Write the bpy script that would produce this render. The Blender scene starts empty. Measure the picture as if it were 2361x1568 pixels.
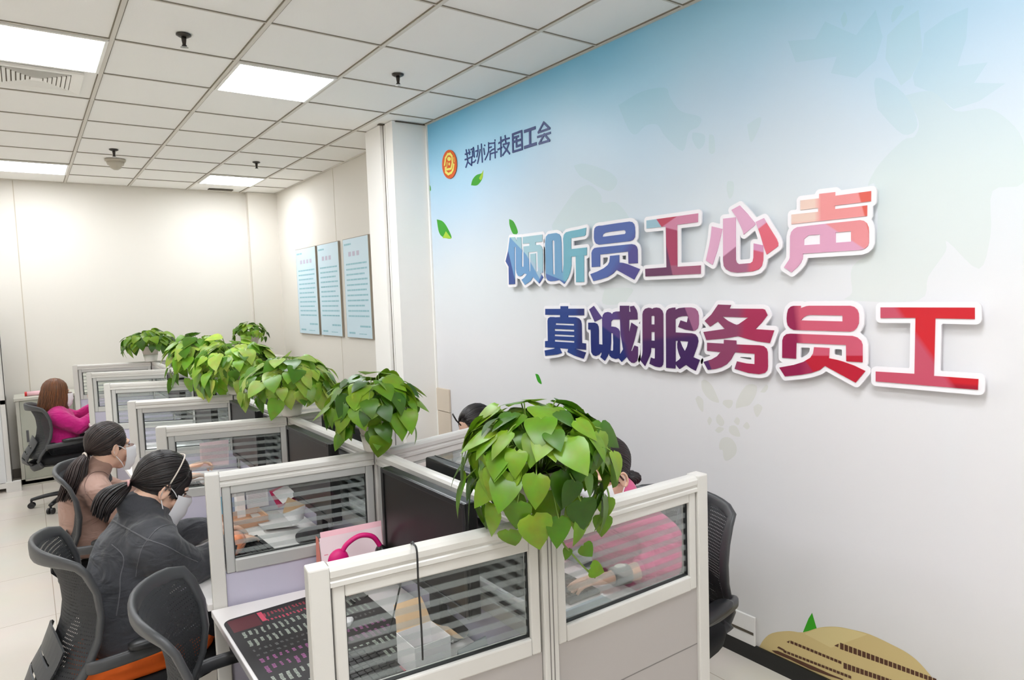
import bpy, bmesh, math, random
import numpy as np
from mathutils import Vector as V, Matrix as M4
from mathutils.geometry import tessellate_polygon
SC = bpy.context.scene
COL = SC.collection
random.seed(7)
rnd = random.random
PI = math.pi
# ---------------------------------------------------------------- camera
IMW, IMH, FPX, CAMZ = 2361, 1568, 1546.5, 1.77
RW = np.array([[0.80784526, -0.06933741, 0.58530193],
               [-0.58839352, -0.03701969, 0.80772682],
               [-0.03433799, -0.99690615, -0.07070387]])   # rows: room axes in camera axes (right, down, forward)
CAM = np.array([0.0, 0.0, CAMZ])
def ray(x, y):
    return RW @ np.array([x - IMW/2, y - IMH/2, FPX])
def atX(x, y, X): d = ray(x, y); return V(CAM + d*(X/d[0]))
def atY(x, y, Y): d = ray(x, y); return V(CAM + d*(Y/d[1]))
def atZ(x, y, Z): d = ray(x, y); return V(CAM + d*((Z-CAMZ)/d[2]))
cd = bpy.data.cameras.new('camera'); cam = bpy.data.objects.new('camera', cd); COL.objects.link(cam)
cd.sensor_width = 36.0; cd.sensor_fit = 'HORIZONTAL'; cd.lens = FPX/IMW*36.0; cd.clip_start = 0.02
mw = M4.Identity(4)
for r in range(3):
    mw[r][0] = RW[r][0]; mw[r][1] = -RW[r][1]; mw[r][2] = -RW[r][2]; mw[r][3] = CAM[r]
cam.matrix_world = mw
SC.camera = cam
# ---------------------------------------------------------------- materials
def lin(c):
    c = [x/255.0 for x in c]
    return tuple((x/12.92 if x <= 0.04045 else ((x+0.055)/1.055)**2.4) for x in c)
def rgba(c): return (*lin(c), 1.0)
MATS = {}
def mat(name, rgb=(200,200,200), rough=0.5, metal=0.0, spec=0.5, noise=0.0, nscale=8.0, bump=0.0, bscale=200.0, coat=0.0, sheen=0.0):
    if name in MATS: return MATS[name]
    m = bpy.data.materials.new(name); m.use_nodes = True
    nt = m.node_tree; b = nt.nodes['Principled BSDF']
    b.inputs['Base Color'].default_value = rgba(rgb)
    b.inputs['Roughness'].default_value = rough
    b.inputs['Metallic'].default_value = metal
    b.inputs['Specular IOR Level'].default_value = spec
    if coat: b.inputs['Coat Weight'].default_value = coat
    if sheen: b.inputs['Sheen Weight'].default_value = sheen
    if noise or bump:
        tc = nt.nodes.new('ShaderNodeTexCoord')
    if noise:
        n = nt.nodes.new('ShaderNodeTexNoise'); n.inputs['Scale'].default_value = nscale; n.inputs['Detail'].default_value = 4
        nt.links.new(tc.outputs['Object'], n.inputs['Vector'])
        mx = nt.nodes.new('ShaderNodeMix'); mx.data_type = 'RGBA'
        c = lin(rgb)
        mx.inputs[6].default_value = (*[max(0, x*(1-noise)) for x in c], 1)
        mx.inputs[7].default_value = (*[min(1, x*(1+noise)) for x in c], 1)
        nt.links.new(n.outputs['Fac'], mx.inputs[0]); nt.links.new(mx.outputs[2], b.inputs['Base Color'])
    if bump:
        n2 = nt.nodes.new('ShaderNodeTexNoise'); n2.inputs['Scale'].default_value = bscale; n2.inputs['Detail'].default_value = 3
        nt.links.new(tc.outputs['Object'], n2.inputs['Vector'])
        bp = nt.nodes.new('ShaderNodeBump'); bp.inputs['Strength'].default_value = bump; bp.inputs['Distance'].default_value = 0.01
        nt.links.new(n2.outputs['Fac'], bp.inputs['Height']); nt.links.new(bp.outputs['Normal'], b.inputs['Normal'])
    MATS[name] = m
    return m
def emit(name, rgb, s):
    m = bpy.data.materials.new(name); m.use_nodes = True
    nt = m.node_tree; b = nt.nodes['Principled BSDF']
    b.inputs['Base Color'].default_value = rgba(rgb)
    b.inputs['Emission Color'].default_value = rgba(rgb); b.inputs['Emission Strength'].default_value = s
    MATS[name] = m
    return m
# ---------------------------------------------------------------- mesh builder
class MB:
    def __init__(s): s.v = []; s.f = []; s.m = []; s.cur = 0; s.sm = []; s.smooth = False
    def add(s, vs, fs):
        o = len(s.v); s.v += [tuple(v) for v in vs]
        for f in fs:
            s.f.append(tuple(i+o for i in f)); s.m.append(s.cur); s.sm.append(s.smooth)
        return s
    def box(s, a, b):
        x0,y0,z0 = [min(p,q) for p,q in zip(a,b)]; x1,y1,z1 = [max(p,q) for p,q in zip(a,b)]
        return s.add([(x0,y0,z0),(x1,y0,z0),(x1,y1,z0),(x0,y1,z0),(x0,y0,z1),(x1,y0,z1),(x1,y1,z1),(x0,y1,z1)],
                     [(0,3,2,1),(4,5,6,7),(0,1,5,4),(1,2,6,5),(2,3,7,6),(3,0,4,7)])
    def obox(s, c, ax, ay, az):
        c = V(c); ax = V(ax); ay = V(ay); az = V(az)
        vs = [c+sx*ax+sy*ay+sz*az for sz in (-1,1) for sx,sy in ((-1,-1),(1,-1),(1,1),(-1,1))]
        return s.add(vs, [(0,3,2,1),(4,5,6,7),(0,1,5,4),(1,2,6,5),(2,3,7,6),(3,0,4,7)])
    def beam(s, a, b, up, w, h):
        a = V(a); b = V(b); d = (b-a); L = d.length; d.normalize(); up = V(up); r = d.cross(up).normalized(); u = r.cross(d).normalized()
        return s.obox((a+b)/2, d*(L/2), r*(w/2), u*(h/2))
    def loft(s, rings, cap=True):
        n = len(rings[0]); vs = [p for r in rings for p in r]; fs = []
        for i in range(len(rings)-1):
            for j in range(n):
                k = (j+1) % n
                fs.append((i*n+j, i*n+k, (i+1)*n+k, (i+1)*n+j))
        if cap:
            fs.append(tuple(reversed(range(n)))); fs.append(tuple((len(rings)-1)*n+j for j in range(n)))
        return s.add(vs, fs)
    def ring(s, c, u, v, n=16, p=2.0):
        c = V(c); u = V(u); v = V(v); out = []
        for j in range(n):
            a = 2*PI*j/n; ca, sa = math.cos(a), math.sin(a)
            if p != 2.0:
                ca = math.copysign(abs(ca)**(2/p), ca); sa = math.copysign(abs(sa)**(2/p), sa)
            out.append(c+u*ca+v*sa)
        return out
    def tube(s, pts, rad, n=10, cap=True, flat=1.0, up=None):
        pts = [V(p) for p in pts]
        if not hasattr(rad, '__len__'): rad = [rad]*len(pts)
        rings = []; nrm = V(up) if up is not None else None
        for i, p in enumerate(pts):
            t = (pts[min(i+1, len(pts)-1)] - pts[max(i-1, 0)])
            t = t.normalized() if t.length > 1e-9 else V((0,0,1))
            if nrm is None:
                nrm = V((0,0,1)) if abs(t.z) < 0.9 else V((1,0,0))
            nrm = (nrm - t*nrm.dot(t))
            nrm = nrm.normalized() if nrm.length > 1e-6 else t.orthogonal().normalized()
            b = t.cross(nrm)
            rings.append(s.ring(p, b*rad[i], nrm*rad[i]*flat, n))
        return s.loft(rings, cap)
    def cyl(s, a, b, r, r2=None, n=20):
        return s.tube([a, b], [r, r if r2 is None else r2], n)
    def ell(s, c, r, axes=None, nu=18, nv=12):
        c = V(c); ax = [V((1,0,0)), V((0,1,0)), V((0,0,1))] if axes is None else [V(a).normalized() for a in axes]
        if not hasattr(r, '__len__'): r = (r,r,r)
        vs = [c+ax[2]*r[2]]; fs = []
        for i in range(1, nv):
            th = PI*i/nv
            for j in range(nu):
                ph = 2*PI*j/nu
                vs.append(c+ax[0]*(r[0]*math.sin(th)*math.cos(ph))+ax[1]*(r[1]*math.sin(th)*math.sin(ph))+ax[2]*(r[2]*math.cos(th)))
        vs.append(c-ax[2]*r[2]); last = len(vs)-1
        for j in range(nu): fs.append((0, 1+j, 1+(j+1) % nu))
        for i in range(nv-2):
            for j in range(nu):
                a = 1+i*nu+j; b = 1+i*nu+(j+1) % nu
                fs.append((a, a+nu, b+nu, b))
        for j in range(nu): fs.append((last, 1+(nv-2)*nu+(j+1) % nu, 1+(nv-2)*nu+j))
        return s.add(vs, fs)
    def capsules(s, pts, rad, n=14):
        """closed chain: a cone between every two joints and a ball on every joint (for remeshing)"""
        pts = [V(p) for p in pts]
        for i in range(len(pts)-1):
            s.tube([pts[i], pts[i+1]], [rad[i], rad[i+1]], n)
        for p, r in zip(pts, rad): s.ell(p, r, nu=14, nv=9)
        return s
    def poly(s, outer, holes, fn, depth):
        """plate cut to an outline: outline in 2D, fn(u,v,d) gives the room point at depth d; d=0 is the visible face"""
        loops = [outer]+list(holes)
        flat = [p for l in loops for p in l]
        tris = tessellate_polygon([[V((p[0], p[1], 0)) for p in l] for l in loops])
        n = len(flat)
        vs = [fn(p[0], p[1], 0.0) for p in flat] + ([fn(p[0], p[1], depth) for p in flat] if depth else [])
        fs = []
        for t in tris:
            a, b, c = [V(vs[i]) for i in t]
            fs.append(tuple(t))
            if depth: fs.append(tuple(reversed([i+n for i in t])))
        if depth:
            o = 0
            for l in loops:
                k = len(l)
                for i in range(k): fs.append((o+i, o+(i+1) % k, o+(i+1) % k+n, o+i+n))
                o += k
        return s.add(vs, fs)
    def lathe(s, c, prof, n=28, cap=True):
        c = V(c)
        return s.loft([[c+V((r*math.cos(2*PI*j/n), r*math.sin(2*PI*j/n), z)) for j in range(n)] for r, z in prof], cap)
    def xf(s, mt, start=0):
        s.v[start:] = [tuple(mt @ V(p)) for p in s.v[start:]]; return s
    def mesh(s, name, mats, fixn=True):
        me = bpy.data.meshes.new(name); me.from_pydata(s.v, [], s.f); me.update()
        for m in (mats if isinstance(mats, (list, tuple)) else [mats]): me.materials.append(m)
        me.polygons.foreach_set('material_index', s.m); me.polygons.foreach_set('use_smooth', s.sm)
        if fixn:
            bm = bmesh.new(); bm.from_mesh(me); bmesh.ops.recalc_face_normals(bm, faces=bm.faces); bm.to_mesh(me); bm.free()
        return me
def root(name, loc, label, cat, group=None, rz=0.0, kind='thing'):
    o = bpy.data.objects.new(name, None); COL.objects.link(o); o.empty_display_size = 0.05
    o.location = loc; o.rotation_euler = (0,0,rz); tag(o, label, cat, group, kind); return o
def tag(o, label=None, cat=None, group=None, kind=None):
    if label: o['label'] = label
    if cat: o['category'] = cat
    if group: o['group'] = group
    if kind: o['kind'] = kind
    return o
def part(name, mb, mats, parent=None, bevel=0.0, smooth=None, world=False, label=None, segs=2, fixn=True):
    """one mesh object; with world=True its points are given in room space although its parent stands elsewhere"""
    if world and parent is not None:
        o0 = parent
        while o0.parent is not None: o0 = o0.parent
        off = V(o0.location); mb.v = [tuple(V(p)-off) for p in mb.v]
    if smooth is not None: mb.sm = [smooth]*len(mb.f)
    o = bpy.data.objects.new(name, mb.mesh(name, mats, fixn)); COL.objects.link(o)
    if parent is not None: o.parent = parent
    if bevel:
        b = o.modifiers.new('bevel', 'BEVEL'); b.width = bevel; b.segments = segs; b.limit_method = 'ANGLE'; b.angle_limit = math.radians(40)
        b.harden_normals = False
    if label: o['label'] = label
    return o
def copy_tree(o, parent=None):
    c = o.copy(); COL.objects.link(c)
    if parent is not None: c.parent = parent
    for ch in list(o.children): copy_tree(ch, c)
    return c
def remesh(mb, voxel, it=6, fac=0.5, disp=0.0, dscale=0.08, seed=0):
    """one continuous skin over overlapping closed volumes"""
    me = mb.mesh('tmp', MATS['white_paint'])
    o = bpy.data.objects.new('tmp', me); COL.objects.link(o)
    r = o.modifiers.new('r', 'REMESH'); r.mode = 'VOXEL'; r.voxel_size = voxel
    if it:
        sm = o.modifiers.new('s', 'SMOOTH'); sm.iterations = it; sm.factor = fac
    if disp:
        tx = bpy.data.textures.new('folds', 'CLOUDS'); tx.noise_scale = dscale; tx.noise_depth = 1
        d = o.modifiers.new('d', 'DISPLACE'); d.texture = tx; d.strength = disp; d.mid_level = 0.5; d.texture_coords = 'GLOBAL'
        s2 = o.modifiers.new('s2', 'SMOOTH'); s2.iterations = 1
    dg = bpy.context.evaluated_depsgraph_get(); dg.update()
    ev = o.evaluated_get(dg); m2 = ev.to_mesh()
    out = MB(); out.smooth = True
    out.add([v.co[:] for v in m2.vertices], [tuple(p.vertices) for p in m2.polygons])
    ev.to_mesh_clear(); bpy.data.objects.remove(o); bpy.data.meshes.remove(me)
    return out
def smoothstep(a, b, x):
    t = max(0.0, min(1.0, (x-a)/(b-a))); return t*t*(3-2*t)
def spline(pts, n):
    """Catmull-Rom through the points"""
    P = [V(p) for p in pts]; out = []
    for i in range(len(P)-1):
        p0 = P[max(i-1,0)]; p1 = P[i]; p2 = P[i+1]; p3 = P[min(i+2,len(P)-1)]
        for k in range(n):
            t = k/n
            out.append(0.5*((2*p1)+(-p0+p2)*t+(2*p0-5*p1+4*p2-p3)*t*t+(-p0+3*p1-3*p2+p3)*t**3))
    out.append(P[-1]); return out
# ---------------------------------------------------------------- the room
XW, YB, ZC = 2.674, 8.715, 3.111            # mural wall, back wall, ceiling
X0, Y0 = -3.2, -2.6
TX, TY = 0.454, 2.775                         # one crossing of the ceiling grid
white = mat('white_paint', (238,232,219), 0.7)
mat('back_wall_paint', (226,221,212), 0.65, noise=0.01, nscale=1.5); mat('room_paint', (240,237,231), 0.65)
mat('ceiling_tile', (246,244,240), 0.9, noise=0.02, nscale=0.9, bump=0.08, bscale=160)
mat('grid_bar', (214,208,198), 0.5)
mat('dark_gap', (88,80,68), 0.8)
mat('baseboard_black', (14,14,14), 0.35)
mat('column_paint', (246,243,238), 0.6)
mat('trim_white', (244,242,236), 0.4)
def floor_mat():
    m = bpy.data.materials.new('floor_tiles'); m.use_nodes = True; nt = m.node_tree; b = nt.nodes['Principled BSDF']
    g = nt.nodes.new('ShaderNodeNewGeometry'); mp = nt.nodes.new('ShaderNodeMapping')
    mp.inputs['Location'].default_value = (-0.03, 0.16, 0)
    br = nt.nodes.new('ShaderNodeTexBrick'); br.offset = 0.0; br.squash = 1.0
    br.inputs['Scale'].default_value = 1.0; br.inputs['Brick Width'].default_value = 0.8; br.inputs['Row Height'].default_value = 0.8
    br.inputs['Mortar Size'].default_value = 0.0022; br.inputs['Mortar Smooth'].default_value = 0.1
    br.inputs['Color1'].default_value = rgba((218,210,199)); br.inputs['Color2'].default_value = rgba((221,213,202)); br.inputs['Mortar'].default_value = rgba((176,164,148))
    nt.links.new(g.outputs['Position'], mp.inputs['Vector']); nt.links.new(mp.outputs[0], br.inputs['Vector'])
    nz = nt.nodes.new('ShaderNodeTexNoise'); nz.inputs['Scale'].default_value = 3.0; nz.inputs['Detail'].default_value = 5
    nt.links.new(g.outputs['Position'], nz.inputs['Vector'])
    mx = nt.nodes.new('ShaderNodeMix'); mx.data_type = 'RGBA'; mx.blend_type = 'MULTIPLY'; mx.inputs[0].default_value = 0.12
    nt.links.new(br.outputs['Color'], mx.inputs[6]); nt.links.new(nz.outputs['Color'], mx.inputs[7])
    nt.links.new(mx.outputs[2], b.inputs['Base Color'])
    b.inputs['Roughness'].default_value = 0.22; b.inputs['Specular IOR Level'].default_value = 0.5
    MATS['floor_tiles'] = m; return m
floor_mat()
def struct(name, mb, mats, parent=None, **k):
    o = part(name, mb, mats, parent, **k)
    if parent is None: o['kind'] = 'structure'
    return o
struct('floor', MB().box((X0-.1,Y0-.1,-0.1),(XW+.15,YB+.15,0)), MATS['floor_tiles'])
ceil = struct('ceiling', MB().box((X0-.1,Y0-.1,ZC+.004),(XW+.15,YB+.15,ZC+.12)), MATS['ceiling_tile'])
gb = MB(); gd = MB()
i = -8
xs = [TX+.6*k for k in range(-6,4) if X0 < TX+.6*k < XW]
ys = [TY+.6*k for k in range(-9,10) if Y0 < TY+.6*k < YB]
for x in xs:
    gb.box((x-.010,Y0,ZC-.004),(x+.010,YB,ZC+.004)); gd.box((x-.0145,Y0,ZC-.0005),(x+.0145,YB,ZC+.0045))
for y in ys:
    gb.box((X0,y-.004,ZC-.003),(XW,y+.004,ZC+.004)); gd.box((X0,y-.0068,ZC-.0004),(XW,y+.0068,ZC+.0045))
gb.box((XW-.022,Y0,ZC-.006),(XW,YB,ZC+.004)); gb.box((X0,YB-.022,ZC-.006),(XW,YB,ZC+.004))
gd.box((XW-.03,Y0,ZC-.0006),(XW-.02,4.74,ZC+.0045))
struct('ceiling_grid', gb, MATS['grid_bar'], ceil); struct('ceiling_gap', gd, mat('grid_gap', (134,126,112), .8), ceil)
wb = struct('wall_back', MB().box((X0-.1,YB,0),(XW+.15,YB+.1,ZC+.1)), MATS['back_wall_paint'])
sm = MB()
for x in (0.0, -1.2, -2.4): sm.box((x-.004,YB-.002,0.09),(x+.004,YB+.001,ZC))
sm.box((2.312,YB-.082,0),(2.318,YB-.079,ZC))
struct('wall_joint', sm, mat('wall_joint', (196,186,168), 0.7), wb)
struct('wall_right', MB().box((XW,Y0-.1,0),(XW+.1,YB+.1,ZC+.1)), MATS['back_wall_paint'])
struct('wall_left', MB().box((X0-.1,Y0-.1,0),(X0,YB+.1,ZC+.1)), MATS['room_paint'])
struct('wall_front', MB().box((X0-.1,Y0-.1,0),(XW+.1,Y0,ZC+.1)), MATS['room_paint'])
struct('wall_pier', MB().box((2.315,YB-.08,0),(XW,YB,ZC)), MATS['back_wall_paint'])
struct('baseboard_right', MB().box((XW-.014,Y0,0),(XW,4.74,.078)), MATS['baseboard_black'])
struct('baseboard_back', MB().box((X0,YB-.012,0),(2.31,YB,.1)), mat('skirting_grey', (120,112,102), .5))
# the boxed column with its pipe recess
cl = MB().box((2.375,4.745,0),(XW,4.868,ZC)).box((2.352,4.912,0),(XW,5.19,ZC)).box((2.379,4.86,0),(XW,4.92,ZC))
colm = struct('wall_column', cl, MATS['column_paint'])
struct('wall_column_gap', MB().box((2.3765,4.868,0),(2.382,4.874,ZC)).box((2.3765,4.906,0),(2.382,4.912,ZC)).box((2.33,4.87,ZC-.004),(2.378,4.91,ZC-.0008)).box((2.40,4.728,ZC-.006),(2.66,4.742,ZC-.0012)), MATS['dark_gap'], colm)
struct('trim_1', MB().box((XW-.016,4.722,.078),(XW,4.744,ZC-.004)), MATS['trim_white'])
struct('wall_joint_right', MB().box((XW-.0015,6.73,0),(XW+.001,6.736,ZC)), MATS['wall_joint'])
# ---------------------------------------------------------------- ceiling fittings
LS = 19.0
emit('light_diffuser', (246,250,255), LS)
mat('light_frame', (240,238,232), 0.35)
LABL = {(-1,2):'square white ceiling light panel beside the square air vent', (1,2):'square ceiling light panel between two sprinkler heads, above the cubicles',
        (-1,8):'square ceiling light panel near the back wall, past the smoke detector', (2,8):'square ceiling light panel near the back wall, in the corner by the pier'}
emit('light_diffuser_far', (246,250,255), 15.0)
def light(i, j, label):
    xa, ya = TX+.6*i, TY+.6*j
    t = root('ceiling_light', (xa+.3, ya+.3, ZC), label, 'light', 'ceiling light panels')
    f = MB()
    for a, b in (((-.288,-.288),(.288,-.272)),((-.288,.272),(.288,.288)),((-.288,-.272),(-.272,.272)),((.272,-.272),(.288,.272))):
        f.box((a[0],a[1],-.010),(b[0],b[1],.004))
    part('frame', f, MATS['light_frame'], t)
    part('diffuser', MB().box((-.273,-.273,-.006),(.273,.273,.002)), MATS['light_diffuser_far' if j > 6 else 'light_diffuser'], t)
for (i, j), lb in LABL.items(): light(i, j, lb)
for i, j in ((-1,-4),(1,-4),(-4,2),(-4,-4),(-1,-7),(-4,8)):  # unseen panels added on the ceiling grid to brighten the room
    light(i, j, 'added square ceiling light panel outside the picture, lighting the room')
# air vent
t = root('ceiling_vent', (TX-.3, TY+1.2+.87, ZC), 'square white slatted air vent in the ceiling behind a light panel', 'vent')
f = MB(); s0 = .21
f.loft([[V((sx*q, sy*q, z)) for sx, sy in ((-1,-1),(1,-1),(1,1),(-1,1))] for q, z in ((.222,.002),(.222,-.012),(.165,-.004),(.165,.002))], cap=False)
part('frame', f, MATS['light_frame'], t)
part('backing', MB().box((-.17,-.17,.0),(.17,.17,.003)), mat('vent_dark', (120,112,100), .8), t)
for q in (.150,.128,.106,.084,.062,.040):
    f = MB()
    f.loft([[V((sx*k, sy*k, z)) for sx, sy in ((-1,-1),(1,-1),(1,1),(-1,1))] for k, z in ((q+.008,-.001),(q+.010,-.010),(q-.006,-.003),(q-.006,-.001))], cap=False)
    part('slat', f, MATS['light_frame'], t)
part('slat', MB().box((-.028,-.028,-.009),(.028,.028,-.001)), MATS['light_frame'], t)
# sprinklers, smoke detector, slot diffuser
mat('dark_metal', (74,70,66), .35, metal=.8); mat('chrome', (190,190,190), .2, metal=1)
for x, y, lb in ((.742,3.731,'small dark sprinkler head in the ceiling by the air vent light'),(1.933,3.753,'small chrome sprinkler head in the ceiling near the mural'),
             (.722,6.73,'small dark sprinkler head just in front of the smoke detector'),(1.919,6.76,'small dark sprinkler head before the corner ceiling light')):
    t = root('sprinkler_head', (x,y,ZC), lb, 'sprinkler', 'ceiling sprinklers')
    part('rosette', MB().lathe((0,0,0), [(.036,.0),(.036,-.004),(.022,-.012),(.012,-.012)], 20), MATS['dark_metal'], t, smooth=True)
    part('body', MB().lathe((0,0,0), [(.013,-.008),(.011,-.030),(.008,-.05),(.012,-.052),(.012,-.056)], 14), MATS['dark_metal'], t, smooth=True)
    part('deflector', MB().lathe((0,0,0), [(.004,-.054),(.019,-.062),(.019,-.064),(.004,-.066)], 16), MATS['chrome'], t)
t = root('smoke_detector', (.776,7.18,ZC), 'round beige smoke detector on the ceiling', 'smoke detector')
part('base', MB().lathe((0,0,0), [(.085,.0),(.085,-.016),(.074,-.022)], 28), mat('detector_plastic', (190,182,166), .5), t, smooth=True)
part('sensor', MB().lathe((0,0,0), [(.074,-.022),(.066,-.05),(.05,-.058),(.046,-.075),(.02,-.092),(.0,-.095)], 28), MATS['detector_plastic'], t, smooth=True)
t = tag(part('slot_diffuser', MB().box((1.86,8.52,ZC-.008),(2.13,8.60,ZC+.0)), MATS['dark_gap']), 'dark narrow slot in the ceiling above the back corner', 'vent', kind='thing')
# ---------------------------------------------------------------- printed mural on the wall
def mural_mat(name, tint=(1,1,1), flat=None):
    m = bpy.data.materials.new(name); m.use_nodes = True; nt = m.node_tree; b = nt.nodes['Principled BSDF']
    g = nt.nodes.new('ShaderNodeNewGeometry'); sp = nt.nodes.new('ShaderNodeSeparateXYZ'); nt.links.new(g.outputs['Position'], sp.inputs[0])
    nz = nt.nodes.new('ShaderNodeTexNoise'); nz.inputs['Scale'].default_value = 0.9; nz.inputs['Detail'].default_value = 2
    nt.links.new(g.outputs['Position'], nz.inputs['Vector'])
    # height along the print: bluer to the top and to the far end
    def math_(op, a, bb):
        n = nt.nodes.new('ShaderNodeMath'); n.operation = op
        for i, x in enumerate((a, bb)):
            if isinstance(x, (int, float)): n.inputs[i].default_value = x
            else: nt.links.new(x, n.inputs[i])
        return n.outputs[0]
    h = math_('ADD', sp.outputs['Z'], math_('MULTIPLY', math_('SUBTRACT', sp.outputs['Y'], 2.6), 0.06))
    h = math_('ADD', h, math_('MULTIPLY', math_('SUBTRACT', nz.outputs['Fac'], 0.5), 0.55))
    rp = nt.nodes.new('ShaderNodeValToRGB'); nt.links.new(math_('DIVIDE', h, 3.2), rp.inputs[0])
    e = rp.color_ramp.elements
    stops = [(0.0,(214,212,208)),(.20,(226,224,226)),(.47,(232,231,233)),(.62,(222,228,232)),(.72,(206,220,232)),(.80,(190,216,236)),(.89,(170,216,242)),(1.0,(126,198,234))]
    e[0].position = stops[0][0]; e[0].color = rgba(stops[0][1]); e[1].position = 1.0; e[1].color = rgba(stops[-1][1])
    for p, c in stops[1:-1]:
        k = e.new(p); k.color = rgba(c)
    mx = nt.nodes.new('ShaderNodeMix'); mx.data_type = 'RGBA'; mx.blend_type = 'MULTIPLY'; mx.inputs[0].default_value = 1.0
    nt.links.new(rp.outputs[0], mx.inputs[6]); mx.inputs[7].default_value = (*tint, 1)
    nt.links.new(mx.outputs[2], b.inputs['Base Color'])
    b.inputs['Roughness'].default_value = 0.38; b.inputs['Specular IOR Level'].default_value = 0.35
    MATS[name] = m; return m
MM = [mural_mat('mural_print'), mural_mat('mural_faint_leaf', (.93,.97,.93)), mural_mat('mural_pale_leaf', (.90,.96,.94)), mural_mat('mural_beige_leaf', (.91,.92,.86)),
      mat('leaf_green', (52,160,24), .4), mat('leaf_yellow', (170,206,48), .4), mat('dome_tan', (206,184,128), .5), mat('dome_light', (214,196,140), .5), mat('dome_window', (84,50,32), .5),
      mat('glow_yellow', (226,222,196), .5)]
XM = XW-.003
mu = MB(); mu.box((XM,Y0,.06),(XW,4.735,ZC-.004))
lay = [0]
def decal(pts, k, sx=1.0, ox=0.0, oy=0.0):
    lay[0] += 1
    X = XM-.0002-.00002*lay[0]
    q = [atX(ox+x/sx, oy+y/sx, X) for x, y in pts]
    mu.cur = k
    P2 = [(p.y, p.z) for p in q]
    mu.poly(P2, [], lambda u, v, d: V((X, u, v)), 0)
def Q(s): return [tuple(float(a) for a in p.split(',')) for p in s.split()]
def soft(pts, n=4):
    r = spline([V((x,y,0)) for x,y in pts+[pts[0]]], n)[:-1]
    return [(p.x,p.y) for p in r]
Z4 = dict(sx=2.2253, ox=1300, oy=0)
for k, s in ((2,'1790,390 1840,270 1850,170 1960,90 2075,38 2065,200 2020,340 2175,320 2105,425 2265,428 2130,520 2000,560 1900,480 1800,440'),
             (1,'1730,440 1650,300 1660,180 1730,110 1820,50 1835,200 1840,280 1780,400'),
             (2,'1500,180 1600,50 1635,190 1600,310 1500,400 1370,375 1400,290 1190,320 1150,210 1290,200 1340,110 1450,160')):
    decal(Q(s), k, **Z4)
for k, s in ((1,'1750,490 1820,620 1800,700 1740,720 1620,840 1560,950 1600,960 1600,1250 1480,1370 1480,1500 1460,1540 1820,1540 1870,1420 1960,1290 1970,1240 2130,1380 2190,1200 2200,980 2355,940 2355,720 2260,600 2160,555 2010,570 1890,470'),
             (2,'1610,560 1740,690 1815,640 1745,480 1600,400'),
             (2,'280,540 400,470 520,450 545,500 600,570 700,600 690,650 640,680 610,775 520,700 480,640 420,645 370,690 330,660'),
             (1,'0,1060 60,980 130,950 190,1000 200,1040 270,1040 330,1110 300,1130 0,1200 -60,1170 -40,1120'),
             (1,'50,850 110,840 230,880 275,930 240,980 180,960 130,930 80,900'),
             (2,'660,680 720,690 720,740 690,765 660,720'), (1,'940,640 1010,600 1000,660 960,730'), (1,'1420,100 1440,60 1455,105 1435,140'),
             (1,'1680,80 1700,40 1745,30 1715,85 1685,115'), (1,'840,930 870,935 870,990 850,1020 835,970'),
             (1,'210,1480 350,1480 330,1530 300,1558 200,1558'), (1,'745,690 770,700 775,780 745,780')):
    decal(soft(Q(s)), k, **Z4)
Z6 = dict(sx=5.9025, ox=1500, oy=840)
for s in ('690,230 740,210 830,280 900,420 930,520 840,500 760,440 700,340','1160,600 1180,480 1300,290 1440,290 1430,420 1350,550 1250,580','610,470 650,430 710,480 720,560 710,650 650,580',
          '980,540 1000,490 1110,490 1110,560 1060,600','890,730 930,680 1000,770 990,830 950,840 900,790','1070,850 1120,830 1180,860 1220,980 1130,970 1070,920',
          '930,1100 960,1020 1030,990 1110,1020 1170,1120 1160,1220 1100,1280 1020,1310 990,1250 980,1170 940,1160','1400,580 1460,540 1520,580 1500,650 1450,720 1410,650','1490,380 1570,280 1600,310 1560,380',
          '1255,840 1310,785 1350,850 1310,885','875,900 930,850 1000,880 930,935','770,770 800,715 835,760 800,830','1130,780 1170,720 1215,760 1190,830'):
    decal(soft(Q(s)), 3, **Z6)
ZCAP = dict(sx=8.141, ox=1000, oy=270)
decal(soft(Q('700,1280 730,1170 800,1090 880,1062 915,1045 925,1090 910,1160 860,1240 800,1285')), 4, **ZCAP)
decal(Q('850,1150 905,1045 935,990 926,1080 905,1160 878,1185'), 5, **ZCAP)
decal(soft(Q('1007,506 1020,510 1031,524 1041,549 1022,547 1012,535'), 5), 4); decal(Q('1028,533 1041,550 1020,549'), 5)
decal(soft(Q('1174,505 1185,512 1194,536 1183,539 1175,520')), 4); decal(soft(Q('984,426 992,428 993,440 987,435')), 4)
decal(soft(Q('1234,862 1242,865 1249,885 1240,880')), 4)
Z8 = dict(sx=3.1025, ox=1600, oy=1268)
decal(Q('845,450 878,562 880,600 770,610 780,588 820,490'), 4, **Z8)
decal(soft(Q('470,690 500,640 560,595 680,580 780,590 900,555 1020,550 1130,570 1260,605 1420,680 1530,740 1620,815 1720,935 1800,1060 1500,1120 1100,1050 460,742'), 3), 6, **Z8)
decal(Q('790,600 980,700 1240,606 1130,572 1020,552 900,557'), 7, **Z8)
def winrow(x0, y0, x1, y1, n, h0, h1, gap=.18):
    for i in range(n):
        t0, t1 = i/n, (i+1-gap)/n
        a = (x0+(x1-x0)*t0, y0+(y1-y0)*t0); c = (x0+(x1-x0)*t1, y0+(y1-y0)*t1)
        ha = h0+(h1-h0)*t0; hb = h0+(h1-h0)*t1
        decal([a, c, (c[0],c[1]+hb), (a[0],a[1]+ha)], 8, **Z8)
winrow(1045,663,1740,925,22,46,30); decal(Q('1003,685 1036,670 1032,697'), 8, **Z8)
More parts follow.
